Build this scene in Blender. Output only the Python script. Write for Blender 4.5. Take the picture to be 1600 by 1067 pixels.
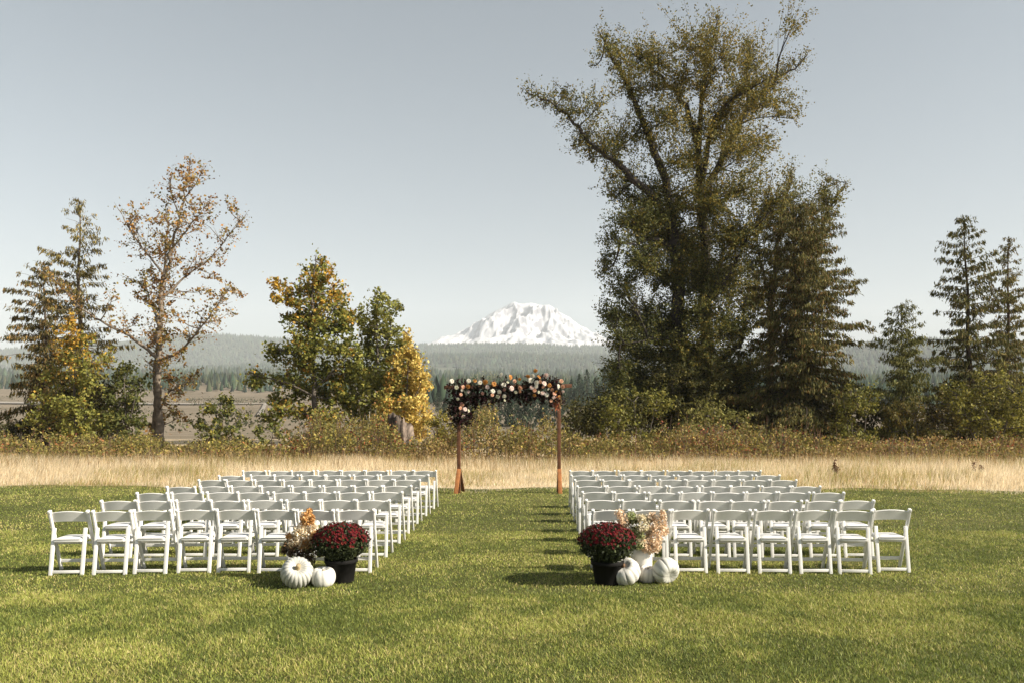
import bpy, bmesh, math, random
import numpy as np
from mathutils import Vector, Matrix, Euler

for _o in list(bpy.data.objects):
    bpy.data.objects.remove(_o)
S = bpy.context.scene
COL = S.collection
R = math.radians

# ------------------------------------------------------------------ camera
F, CX, CY, H = 1300.0, 830.0, 640.0, 2.04      # focal length in photo pixels, vanishing point, eye height
cam_d = bpy.data.cameras.new('camera')
cam_d.sensor_width = 36
cam_d.lens = F / 1600 * 36
cam_d.shift_x = -(CX - 800) / 1600
cam_d.shift_y = (CY - 533.5) / 1600
cam_d.clip_start, cam_d.clip_end = 0.1, 40000
cam = bpy.data.objects.new('camera', cam_d)
cam.location = (0, 0, H)
cam.rotation_euler = (R(90), 0, 0)
COL.objects.link(cam)
S.camera = cam

# ------------------------------------------------------------------ daylight
SUN_EL, SUN_AZ = R(32), R(106)                  # azimuth clockwise from +Y
sd = Vector((math.sin(SUN_AZ) * math.cos(SUN_EL), math.cos(SUN_AZ) * math.cos(SUN_EL), math.sin(SUN_EL)))
W = bpy.data.worlds.new('World')
S.world = W
W.use_nodes = True
nt = W.node_tree
nt.nodes.clear()
sky = nt.nodes.new('ShaderNodeTexSky')
sky.sky_type = 'NISHITA'
sky.sun_disc = False
sky.sun_elevation = SUN_EL
sky.sun_rotation = SUN_AZ
sky.altitude = 200
sky.air_density = 1.0
sky.dust_density = 1.6
sky.ozone_density = 1.0
hs = nt.nodes.new('ShaderNodeHueSaturation')
hs.inputs['Saturation'].default_value = 0.52
hs.inputs['Hue'].default_value = 0.48
bg = nt.nodes.new('ShaderNodeBackground')
bg.inputs['Strength'].default_value = 0.059
ow = nt.nodes.new('ShaderNodeOutputWorld')
nt.links.new(sky.outputs[0], hs.inputs['Color'])
nt.links.new(hs.outputs[0], bg.inputs['Color'])
nt.links.new(bg.outputs[0], ow.inputs['Surface'])

sun_d = bpy.data.lights.new('sun', 'SUN')
sun_d.energy = 5.0
sun_d.angle = R(0.5)
sun_d.color = (1.0, 0.915, 0.78)
sun = bpy.data.objects.new('sun', sun_d)
sun.rotation_euler = sd.to_track_quat('Z', 'Y').to_euler()
sun.location = (20, -10, 30)
COL.objects.link(sun)

S.view_settings.view_transform = 'Standard'
S.view_settings.look = 'None'
S.view_settings.gamma = 1
S.view_settings.exposure = 1.05
S.view_settings.use_curve_mapping = False
S.render.engine = 'CYCLES'
S.cycles.use_denoising = True
S.cycles.max_bounces = 8
S.cycles.transparent_max_bounces = 8
S.cycles.volume_bounces = 4

HAZE_DENSITY = 1.25e-4

# ------------------------------------------------------------------ helpers
def at(px, py, Y):
    return np.array(((px - CX) * Y / F, Y, H + (CY - py) * Y / F))

def tag(o, label=None, cat=None, group=None, kind=None):
    if label: o['label'] = label
    if cat: o['category'] = cat
    if group: o['group'] = group
    if kind: o['kind'] = kind
    return o

def empty(name, loc, label=None, cat=None, group=None, rz=0):
    o = bpy.data.objects.new(name, None)
    o.location = loc
    o.rotation_euler = (0, 0, rz)
    o.empty_display_size = 0.1
    COL.objects.link(o)
    return tag(o, label, cat, group)

def link(name, me, parent=None, loc=None):
    o = bpy.data.objects.new(name, me)
    COL.objects.link(o)
    if parent is not None: o.parent = parent
    if loc is not None: o.location = loc
    return o

class G:
    """collects vertices, faces and a colour per vertex"""
    def __init__(s): s.V, s.F, s.C, s.n = [], [], [], 0
    def add(s, V, Fc, C):
        V = np.asarray(V, float).reshape(-1, 3)
        C = np.asarray(C, float)
        if C.ndim == 1: C = np.tile(C, (len(V), 1))
        s.V.append(V); s.C.append(C)
        for f in (Fc if isinstance(Fc, list) else [Fc]):
            f = np.asarray(f, int)
            if len(f): s.F.append(f + s.n)
        s.n += len(V)
    def mesh(s, name, mat, off=(0, 0, 0), smooth=False):
        me = bpy.data.meshes.new(name)
        V = np.concatenate(s.V) - np.asarray(off, float)
        C = np.concatenate(s.C)
        me.vertices.add(len(V))
        me.vertices.foreach_set('co', V.astype(np.float32).ravel())
        idx = np.concatenate([f.ravel() for f in s.F])
        tot = np.concatenate([np.full(len(f), f.shape[1]) for f in s.F])
        st = np.concatenate(([0], np.cumsum(tot)[:-1]))
        me.loops.add(len(idx))
        me.loops.foreach_set('vertex_index', idx.astype(np.int32))
        me.polygons.add(len(tot))
        me.polygons.foreach_set('loop_start', st.astype(np.int32))
        if smooth: me.polygons.foreach_set('use_smooth', np.ones(len(tot), bool))
        a = me.attributes.new('tint', 'FLOAT_COLOR', 'POINT')
        a.data.foreach_set('color', np.hstack([C, np.ones((len(C), 1))]).astype(np.float32).ravel())
        me.materials.append(mat)
        me.update(calc_edges=True)
        return me
    def build(s, name, mat, parent=None, off=(0, 0, 0), smooth=False, loc=None):
        return link(name, s.mesh(name, mat, off, smooth), parent, loc)

def tube(g, pts, radii, n=6, col=(.1, .08, .06)):
    pts = np.asarray(pts, float)
    k = len(pts)
    T = np.gradient(pts, axis=0)
    T /= np.linalg.norm(T, axis=1)[:, None] + 1e-9
    ref = np.array((0, 1., 0)) if abs(T[0][1]) < .9 else np.array((1., 0, 0))
    A = np.cross(T, ref); A /= np.linalg.norm(A, axis=1)[:, None] + 1e-9
    B = np.cross(T, A)
    th = np.linspace(0, 2 * math.pi, n, endpoint=False)
    r = np.asarray(radii, float).reshape(-1, 1, 1) if np.ndim(radii) else np.full((k, 1, 1), radii)
    V = pts[:, None, :] + r * (np.cos(th)[None, :, None] * A[:, None, :] + np.sin(th)[None, :, None] * B[:, None, :])
    i = np.arange(k - 1)[:, None] * n
    j = np.arange(n)[None, :]
    q = np.stack([i + j, i + (j + 1) % n, i + n + (j + 1) % n, i + n + j], -1).reshape(-1, 4)
    V = V.reshape(-1, 3)
    fl = [q]
    V = np.vstack([V, pts[-1]])
    last = (k - 1) * n
    fl.append(np.array([[last + a, last + (a + 1) % n, k * n] for a in range(n)]))
    g.add(V, fl, col)

def unit(v):
    return v / (np.linalg.norm(v, axis=-1, keepdims=True) + 1e-9)

def leaves(g, P, size, col, rng, aspect=.62, axis=None, spread=1.0):
    """kite shaped leaves at P; axis biases the way the leaf points"""
    n = len(P)
    if n == 0: return
    d = rng.normal(size=(n, 3)) * spread
    if axis is not None: d = d + np.asarray(axis)
    d = unit(d)
    p = unit(np.cross(d, rng.normal(size=(n, 3))))
    nn = np.cross(d, p)
    s = np.asarray(size).reshape(-1, 1) * np.ones((n, 1))
    w = s * aspect * .5
    bend = s * .10
    V = np.stack([P - d * s * .5, P + p * w - d * s * .05 + nn * bend, P + d * s * .5, P - p * w - d * s * .05 + nn * bend], 1).reshape(-1, 3)
    i = np.arange(n)[:, None] * 4
    Fq = np.vstack([i + np.array([[0, 1, 2]]), i + np.array([[0, 2, 3]])])
    g.add(V, Fq, np.repeat(np.asarray(col), 4, 0) if np.ndim(col) > 1 else col)

# numpy value noise
_rs = np.random.RandomState(5)
_PERM = _rs.rand(256, 256)
def vnoise(x, y):
    xi = np.floor(x).astype(int); yi = np.floor(y).astype(int)
    fx = x - xi; fy = y - yi
    fx = fx * fx * (3 - 2 * fx); fy = fy * fy * (3 - 2 * fy)
    a = _PERM[xi % 256, yi % 256]; b = _PERM[(xi + 1) % 256, yi % 256]
    c = _PERM[xi % 256, (yi + 1) % 256]; d = _PERM[(xi + 1) % 256, (yi + 1) % 256]
    return (a * (1 - fx) + b * fx) * (1 - fy) + (c * (1 - fx) + d * fx) * fy
def fbm(x, y, o=4):
    s = 0; a = .5
    for k in range(o):
        s = s + a * vnoise(x * 2 ** k + 17.3 * k, y * 2 ** k + 9.1 * k); a *= .5
    return s / (1 - .5 ** o)

def pal(rng, n, cols, w=None, var=.18):
    cols = np.asarray(cols, float)
    i = rng.choice(len(cols), n, p=None if w is None else np.asarray(w) / np.sum(w))
    return np.clip(cols[i] * (1 + rng.normal(size=(n, 1)) * var), .003, 1)

# ------------------------------------------------------------------ materials
def new_mat(name):
    m = bpy.data.materials.new(name)
    m.use_nodes = True
    t = m.node_tree
    b = t.nodes['Principled BSDF']
    return m, t, b

def tint_mat(name, rough=.6, trans=0.0, noise=0.25, scale=6.0, spec=.3, bump=0.0, bscale=40, coat=0.0):
    """base colour from the vertices' own colour, broken up by noise; trans: share of light let through the leaf"""
    m, t, b = new_mat(name)
    a = t.nodes.new('ShaderNodeAttribute'); a.attribute_name = 'tint'
    tc = t.nodes.new('ShaderNodeTexCoord')
    nz = t.nodes.new('ShaderNodeTexNoise'); nz.inputs['Scale'].default_value = scale; nz.inputs['Detail'].default_value = 5
    t.links.new(tc.outputs['Object'], nz.inputs['Vector'])
    mr = t.nodes.new('ShaderNodeMapRange')
    mr.inputs['From Min'].default_value = .3; mr.inputs['From Max'].default_value = .7
    mr.inputs['To Min'].default_value = 1 - noise; mr.inputs['To Max'].default_value = 1 + noise
    t.links.new(nz.outputs['Fac'], mr.inputs['Value'])
    mx = t.nodes.new('ShaderNodeMix'); mx.data_type = 'RGBA'; mx.blend_type = 'MULTIPLY'; mx.inputs[0].default_value = 1
    t.links.new(a.outputs['Color'], mx.inputs[6]); t.links.new(mr.outputs[0], mx.inputs[7])
    t.links.new(mx.outputs[2], b.inputs['Base Color'])
    b.inputs['Roughness'].default_value = rough
    b.inputs['Specular IOR Level'].default_value = spec
    b.inputs['Coat Weight'].default_value = coat
    if bump:
        bn = t.nodes.new('ShaderNodeTexNoise'); bn.inputs['Scale'].default_value = bscale; bn.inputs['Detail'].default_value = 6
        t.links.new(tc.outputs['Object'], bn.inputs['Vector'])
        bp = t.nodes.new('ShaderNodeBump'); bp.inputs['Strength'].default_value = bump; bp.inputs['Distance'].default_value = .02
        t.links.new(bn.outputs['Fac'], bp.inputs['Height']); t.links.new(bp.outputs[0], b.inputs['Normal'])
    if trans:
        tr = t.nodes.new('ShaderNodeBsdfTranslucent')
        t.links.new(mx.outputs[2], tr.inputs['Color'])
        ms = t.nodes.new('ShaderNodeMixShader'); ms.inputs[0].default_value = trans
        t.links.new(b.outputs[0], ms.inputs[1]); t.links.new(tr.outputs[0], ms.inputs[2])
        t.links.new(ms.outputs[0], t.nodes['Material Output'].inputs['Surface'])
    return m

M_leaf = tint_mat('leaf', .6, .32, .15, 3, .18)
M_needle = tint_mat('conifer_foliage', .75, .22, .2, 2, .12)
M_bark = tint_mat('bark', .9, 0, .4, 5, .15, .8, 18)
M_blade = tint_mat('grass_blade', .55, .30, .12, 1.2, .25)
M_straw = tint_mat('dry_grass', .6, .5, .12, .7, .25)
M_forest = tint_mat('forest_cone', .9, 0, .3, .02, .05)
M_petal = tint_mat('petal', .6, .25, .1, 30, .25)
M_wood = tint_mat('stained_wood', .55, 0, .3, 9, .35, .3, 30)
M_pot = tint_mat('plastic_pot', .7, 0, .12, 12, .08)
M_gourd = tint_mat('gourd_skin', .5, 0, .08, 9, .4, .15, 25)
M_enamel = tint_mat('enamel', .35, 0, .07, 8, .45, .05, 10)
M_stem = tint_mat('dry_stem', .8, 0, .25, 25, .2, .4, 40)

# white resin of the chairs
M_resin, _t, _b = new_mat('white_resin')
_tc = _t.nodes.new('ShaderNodeTexCoord')
_nz = _t.nodes.new('ShaderNodeTexNoise'); _nz.inputs['Scale'].default_value = 7; _nz.inputs['Detail'].default_value = 6
_cr = _t.nodes.new('ShaderNodeValToRGB')
_cr.color_ramp.elements[0].position = .25; _cr.color_ramp.elements[0].color = (.62, .605, .57, 1)
_cr.color_ramp.elements[1].position = .6; _cr.color_ramp.elements[1].color = (.74, .73, .70, 1)
_t.links.new(_tc.outputs['Object'], _nz.inputs['Vector']); _t.links.new(_nz.outputs['Fac'], _cr.inputs['Fac'])
_t.links.new(_cr.outputs[0], _b.inputs['Base Color'])
_b.inputs['Roughness'].default_value = .38
M_pad, _t, _b = new_mat('white_vinyl')
_b.inputs['Base Color'].default_value = (.68, .67, .65, 1); _b.inputs['Roughness'].default_value = .45

def ground_mat(name, cols, scale, fine, rough=.95):
    m, t, b = new_mat(name)
    tc = t.nodes.new('ShaderNodeTexCoord')
    n1 = t.nodes.new('ShaderNodeTexNoise'); n1.inputs['Scale'].default_value = scale; n1.inputs['Detail'].default_value = 8; n1.inputs['Roughness'].default_value = .6
    n2 = t.nodes.new('ShaderNodeTexNoise'); n2.inputs['Scale'].default_value = fine; n2.inputs['Detail'].default_value = 8; n2.inputs['Roughness'].default_value = .75
    for n in (n1, n2): t.links.new(tc.outputs['Object'], n.inputs['Vector'])
    ma = t.nodes.new('ShaderNodeMath'); ma.operation = 'MULTIPLY_ADD'; ma.inputs[1].default_value = .5
    mb = t.nodes.new('ShaderNodeMath'); mb.operation = 'MULTIPLY'; mb.inputs[1].default_value = .5
    t.links.new(n1.outputs['Fac'], ma.inputs[0]); t.links.new(n2.outputs['Fac'], mb.inputs[0]); t.links.new(mb.outputs[0], ma.inputs[2])
    cr = t.nodes.new('ShaderNodeValToRGB')
    el = cr.color_ramp.elements
    while len(el) < len(cols): el.new(.5)
    for i, c in enumerate(cols):
        el[i].position = .32 + .36 * i / (len(cols) - 1); el[i].color = (*c, 1)
    t.links.new(ma.outputs[0], cr.inputs['Fac']); t.links.new(cr.outputs[0], b.inputs['Base Color'])
    b.inputs['Roughness'].default_value = rough; b.inputs['Specular IOR Level'].default_value = .1
    bp = t.nodes.new('ShaderNodeBump'); bp.inputs['Strength'].default_value = .5; bp.inputs['Distance'].default_value = .05
    t.links.new(n2.outputs['Fac'], bp.inputs['Height']); t.links.new(bp.outputs[0], b.inputs['Normal'])
    return m
M_lawn = ground_mat('lawn_soil', [(.045, .05, .018), (.085, .088, .028), (.13, .12, .048)], .5, 30)
M_field = ground_mat('cleared_field', [(.10, .085, .05), (.19, .155, .11), (.27, .22, .165)], .02, .25)
M_hill = ground_mat('forest_floor', [(.035, .05, .03), (.06, .075, .045), (.13, .125, .085)], .002, .02)
M_road = ground_mat('road_gravel', [(.24, .215, .18), (.33, .30, .26)], .05, .6)

# ------------------------------------------------------------------ terrain
_gy = [-200, 60, 75, 130, 250, 330, 500, 1000, 2500, 4000, 9500]
_gz = [0, 0, -.6, -1.0, 1.2, 3.6, 11, 36, 105, 140, 180]
def ground_z(X, Y):
    z = np.interp(Y, _gy, _gz)
    amp = np.clip((Y - 120) / 600, 0, 1) * 14
    return z + amp * (fbm(X / 260 + 50, Y / 260 + 50, 4) - .5)

def grid(name, X, Y, Z, mat, kind='structure'):
    ny, nx = Z.shape
    V = np.stack([X, Y, Z], -1).reshape(-1, 3)
    i = np.arange(ny - 1)[:, None] * nx; j = np.arange(nx - 1)[None, :]
    q = np.stack([i + j, i + j + 1, i + nx + j + 1, i + nx + j], -1).reshape(-1, 4)
    g = G(); g.add(V, q, (1, 1, 1))
    return tag(g.build(name, mat, smooth=True), kind=kind)

ys = np.concatenate([np.arange(-60, 140, 8), np.geomspace(140, 6300, 90)])
xs = np.sinh(np.linspace(-5, 5, 141)) / math.sinh(5) * 7200
XX, YY = np.meshgrid(xs, ys)
gr = grid('ground', XX, YY, ground_z(XX, YY), M_field)
tag(gr, 'brown cleared valley floor stretching from the meadow to the hills')

# lawn: its far edge meets the dry grass, nearer on the right
def lawn_edge(X):
    return 21.9 - .045 * (X + 12) + .25 * np.sin(X * .9) + .18 * np.sin(X * 2.3 + 1)
lx = np.linspace(-40, 40, 161)
ly = np.linspace(0, 1, 30)
LX = np.tile(lx, (30, 1))
LY = -20 + (lawn_edge(LX) + .4 + 20) * ly[:, None]
lawn = grid('lawn', LX, LY, .004 + 0 * LX, M_lawn)
tag(lawn, 'mown green lawn under the chairs')
MX, MY = np.meshgrid(np.linspace(-60, 60, 61), np.linspace(20, 58, 20))
M_thatch = ground_mat('straw_thatch', [(.30, .23, .13), (.46, .36, .23), (.60, .49, .33)], .6, 14)
tag(grid('meadow', MX, MY, .002 + 0 * MX, M_thatch), 'strip of dry meadow behind the lawn')

# dirt road on the valley floor
def road(name, pts, w, label):
    pts = np.asarray(pts, float)
    t = np.linspace(0, 1, 40); tt = np.linspace(0, 1, len(pts))
    P = np.stack([np.interp(t, tt, pts[:, k]) for k in (0, 1)], 1)
    T = unit(np.gradient(P, axis=0)); N = np.stack([-T[:, 1], T[:, 0]], 1)
    rows = [P + N * w * s for s in (-.5, -.17, .17, .5)]
    X = np.stack([r[:, 0] for r in rows]); Y = np.stack([r[:, 1] for r in rows])
    tag(grid(name, X, Y, ground_z(X, Y) + .5, M_road), label)
road('dirt_road', [(-230, 352), (-165, 342), (-128, 334), (-112, 330), (-100, 333)], 14, 'pale gravel road crossing the cleared valley floor')
road('dirt_track', [(-104, 326), (-76, 235), (-62, 190)], 1.3, 'narrow pale track running down from the gravel road')

def hill_z(prof, crest, front, back, X, Y, rough):
    px = CX + X * F / crest
    yy = np.interp(px, [p[0] for p in prof], [p[1] for p in prof])
    top = H + (CY - yy) * crest / F
    t = np.where(Y < crest, (Y - front) / (crest - front), 1 - (Y - crest) / (back - crest))
    t = np.clip(t, 0, 1); t = t * t * (3 - 2 * t)
    base = np.interp(front, _gy, _gz) - 25
    n = (fbm(X / (rough * 9) + crest, Y / (rough * 9), 5) - .5) * rough * 1.5 * t * np.clip(np.abs(Y - crest) / (crest - front) * 3, .12, 1)
    return base + (top - base) * t + n

HILLS = [
 ('forested_ridge', 4200, 3000, 5000, 55, [(-900,560),(-500,548),(-200,556),(0,551),(100,546),(200,536),(290,529),(340,527),(400,531),(480,538),(560,543),(640,544),(700,542),(760,541),(850,543),(950,546),(1050,548),(1200,545),(1300,546),(1600,552),(2000,550),(2400,556),(2900,562)], 'long blue forested ridge in front of the snowy mountain'),
 ('wooded_hill', 2900, 2000, 3600, 42, [(-900,592),(0,584),(250,586),(420,575),(560,567),(650,561),(800,558),(950,562),(1100,568),(1400,580),(2000,578),(2900,590)], 'low wooded hill across the valley below the ridge'),
 ('blue_hill', 2500, 1500, 3300, 60, [(1010,640),(1120,612),(1230,580),(1320,549),(1370,539),(1420,536),(1480,538),(1560,546),(1650,541),(1800,545),(2200,565),(2700,600)], 'steep hazy blue hill behind the small conifers'),
]
for nm, crest, front, back, rough, prof, lab in HILLS:
    hx = np.linspace(-1.25 * crest, 1.25 * crest, 260) if nm != 'blue_hill' else np.linspace(360, 3900, 160)
    hy = np.linspace(front, back, 90)
    X, Y = np.meshgrid(hx, hy)
    Z = hill_z(prof, crest, front, back, X, Y, rough)
    tag(grid(nm, X, Y, Z, M_hill), lab)

# snow mountain
M_snow, t, b = new_mat('snow_and_rock')
tc = t.nodes.new('ShaderNodeTexCoord'); mp = t.nodes.new('ShaderNodeMapping'); mp.inputs['Scale'].default_value = (.022, .008, .010)
nz = t.nodes.new('ShaderNodeTexNoise'); nz.inputs['Scale'].default_value = 1; nz.inputs['Detail'].default_value = 9; nz.inputs['Roughness'].default_value = .68
ge = t.nodes.new('ShaderNodeAttribute'); ge.attribute_name = 'tint'
ad = t.nodes.new('ShaderNodeMath'); ad.operation = 'MULTIPLY_ADD'; ad.inputs[1].default_value = 1.0
cr = t.nodes.new('ShaderNodeValToRGB')
cr.color_ramp.elements[0].position = .60; cr.color_ramp.elements[0].color = (.47, .47, .485, 1)
cr.color_ramp.elements[1].position = .80; cr.color_ramp.elements[1].color = (.20, .20, .22, 1)
t.links.new(tc.outputs['Object'], mp.inputs['Vector']); t.links.new(mp.outputs[0], nz.inputs['Vector'])
t.links.new(nz.outputs['Fac'], ad.inputs[0]); t.links.new(ge.outputs['Fac'], ad.inputs[2]); t.links.new(ad.outputs[0], cr.inputs['Fac'])
t.links.new(cr.outputs[0], b.inputs['Base Color']); b.inputs['Roughness'].default_value = .8; b.inputs['Specular IOR Level'].default_value = .1
MYC = 5300.0
mprof = [(520,552),(600,548),(640,545),(662,540),(675,537),(690,529),(700,524),(712,526),(722,519),(735,514),(748,505),(760,494),(775,485),(788,479),(798,473),(803,471),(812,475),(822,474),(832,473),(845,477),(858,476),(864,480),(875,488),(890,496),(905,508),(920,517),(940,527),(965,536),(1000,543),(1060,549),(1150,553)]
mx_ = np.linspace((520 - CX) * MYC / F, (1150 - CX) * MYC / F, 420)
md = np.linspace(-1150, 500, 190)
X, D = np.meshgrid(mx_, md)
px = CX + X * F / MYC
yy = np.interp(px, [p[0] for p in mprof], [p[1] for p in mprof])
top = H + (CY - yy) * MYC / F
base = H + (CY - 556) * MYC / F
fall = np.clip(1 - np.abs(D) / np.where(D < 0, 1150, 900), 0, 1) ** 1.15
fan = X - 30 - (X + 0) * .35 * np.clip(-D / 1150, 0, 1)
rid = 1 - np.abs(2 * fbm(fan / 190 + 7, D / 620 + 3, 5) - 1)
rid2 = 1 - np.abs(2 * fbm(fan / 75 + 21, D / 330 + 9, 4) - 1)
rid3 = 1 - np.abs(2 * fbm(fan / 34 + 2, D / 300 + 4, 4) - 1)
hgt = (top - base)
Z = base - 40 + (hgt + 40) * fall + ((rid - .75) * 190 + (rid2 - .75) * 78 + (rid3 - .75) * 22) * np.clip(hgt / 250, 0, 1) * np.clip(np.abs(D) / 260, .04, 1) * (fall ** .4)
gz, gx = np.gradient(Z)
steep = np.sqrt((gz / (md[1] - md[0])) ** 2 + (gx / (mx_[1] - mx_[0])) ** 2)
rockf = np.clip((steep - .55) * .42, 0, .45) + np.clip((.75 - rid2) * .35, -.1, .2) + np.clip((.72 - rid3) * .3, -.08, .15)
ny, nx = Z.shape
i = np.arange(ny - 1)[:, None] * nx; j = np.arange(nx - 1)[None, :]
q = np.stack([i + j, i + j + 1, i + nx + j + 1, i + nx + j], -1).reshape(-1, 4)
g = G(); g.add(np.stack([X, MYC + D, Z], -1), q, np.repeat(rockf.reshape(-1, 1), 3, 1))
tag(g.build('snow_mountain', M_snow, smooth=False), 'broad snow covered mountain above the forested ridge', kind='structure')

# far forest: thousands of conifers nobody could count
rng = np.random.default_rng(11)
def cones(g, P, h, r, col, n=5):
    m = len(P)
    th = np.linspace(0, 2 * math.pi, n, endpoint=False)[None, :] + rng.random((m, 1)) * 6
    rr = r[:, None] * (.75 + .5 * rng.random((m, n)))
    zb = P[:, 2:3] + h[:, None] * (.05 + .12 * rng.random((m, n)))
    V = np.stack([P[:, :1] + rr * np.cos(th), P[:, 1:2] + rr * np.sin(th), zb], -1)
    V = np.concatenate([V, (P + np.stack([0 * h, 0 * h, h], 1))[:, None, :]], 1)
    i = np.arange(m)[:, None] * (n + 1)
    f = np.concatenate([i + np.array([[a, (a + 1) % n, n]]) for a in range(n)])
    g.add(V.reshape(-1, 3), f, np.repeat(col, n + 1, 0))
GREENS = [(.030, .050, .030), (.040, .060, .034), (.055, .066, .036), (.028, .042, .032)]
g = G()
def fan_pts(n, y0, y1, margin=1.25):
    Y = np.sqrt(rng.random(n) * (y1 ** 2 - y0 ** 2) + y0 ** 2)
    px = CX + (rng.random(n) - .5) * 1600 * margin - 30
    return (px - CX) * Y / F, Y
X, Y = fan_pts(13000, 560, 1300)
keep = (fbm(X / 130 + 3, Y / 130, 3) > .54 - np.clip((Y - 700) / 2500, 0, .2)) | ((np.abs(Y - 720 + 50 * np.sin(X / 90)) < 50) & (X < -150))
X, Y = X[keep], Y[keep]
h = rng.uniform(4, 11, len(X)) * (.6 + .8 * fbm(X / 60, Y / 60, 2)); cones(g, np.stack([X, Y, ground_z(X, Y)], 1), h, h * rng.uniform(.15, .24, len(X)), pal(rng, len(X), GREENS + [(.06, .062, .036)], var=.25))
X, Y = fan_pts(9000, 300, 760)
keep = (X > -60 + .02 * Y) & (fbm(X / 45 + 3, Y / 45 + 8, 3) > .42)
X, Y = X[keep], Y[keep]
h = rng.uniform(6, 12, len(X)); cones(g, np.stack([X, Y, ground_z(X, Y)], 1), h, h * rng.uniform(.14, .22, len(X)), pal(rng, len(X), GREENS, var=.25), 6)
X, Y = fan_pts(17000, 1300, 3300)
keep = fbm(X / 420 + 3, Y / 420, 3) > .40
X, Y = X[keep], Y[keep]
h = rng.uniform(8, 22, len(X)); cones(g, np.stack([X, Y, ground_z(X, Y)], 1), h, h * .26, pal(rng, len(X), GREENS))
for nm, crest, front, back, rough, prof, lab in HILLS:
    n = {'forested_ridge': 19000, 'wooded_hill': 13000, 'blue_hill': 11000}[nm]
    X, Y = fan_pts(n, front + 150, crest + 60)
    keep = fbm(X / 330 + 13, Y / 330, 3) > .36
    if nm == 'blue_hill': keep &= X > 420
    X, Y = X[keep], Y[keep]
    Zh = hill_z(prof, crest, front, back, X, Y, rough)
    ok = Zh > ground_z(X, Y) - 3
    X, Y, Zh = X[ok], Y[ok], Zh[ok]
    h = rng.uniform(14, 30, len(X)) * (crest / 5000) ** .4
    cones(g, np.stack([X, Y, Zh], 1), h, h * .28, pal(rng, len(X), GREENS))
tag(g.build('distant_forest', M_forest), 'dense conifer forest covering the valley and the far hills', 'forest', kind='stuff')

# scrub on the cleared valley floor
g = G()
n = 2600
X, Y = fan_pts(n, 75, 420)
keep = fbm(X / 40 + 60, Y / 40, 3) > .5
X, Y = X[keep], Y[keep]
P = np.stack([X, Y, ground_z(X, Y)], 1)
P = np.repeat(P, 10, 0); P = P + rng.normal(size=P.shape) * np.array((.9, .9, .5)) + np.array((0, 0, .6))
leaves(g, P, rng.uniform(.35, .9, len(P)), pal(rng, len(P), [(.10, .09, .05), (.07, .08, .04), (.15, .11, .07), (.05, .06, .03)]), rng)
tag(g.build('valley_scrub', M_leaf), 'low brown scrub scattered over the cleared valley floor', 'scrub', kind='stuff')

# ------------------------------------------------------------------ haze
bpy.ops.mesh.primitive_cube_add(size=1)
hz = bpy.context.object
hz.name = 'haze'
zb, zt = -26.0, 780.0
hz.scale = (14600, 6500, zt - zb)
hz.location = (0, 6500 / 2 - 120, (zt + zb) / 2)
m = bpy.data.materials.new('haze_air'); m.use_nodes = True
t = m.node_tree; t.nodes.clear()
pv = t.nodes.new('ShaderNodeVolumePrincipled'); out = t.nodes.new('ShaderNodeOutputMaterial')
pv.inputs['Density'].default_value = HAZE_DENSITY
pv.inputs['Density Attribute'].default_value = ''
pv.inputs['Color'].default_value = (.90, .95, 1.0, 1)
pv.inputs['Anisotropy'].default_value = 0.0
t.links.new(pv.outputs[0], out.inputs['Volume'])
try: m.cycles.homogeneous_volume = True
except Exception: pass
hz.data.materials.append(m)
tag(hz, 'pale haze filling the valley air', kind='stuff')

DENS = 2.3
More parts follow.
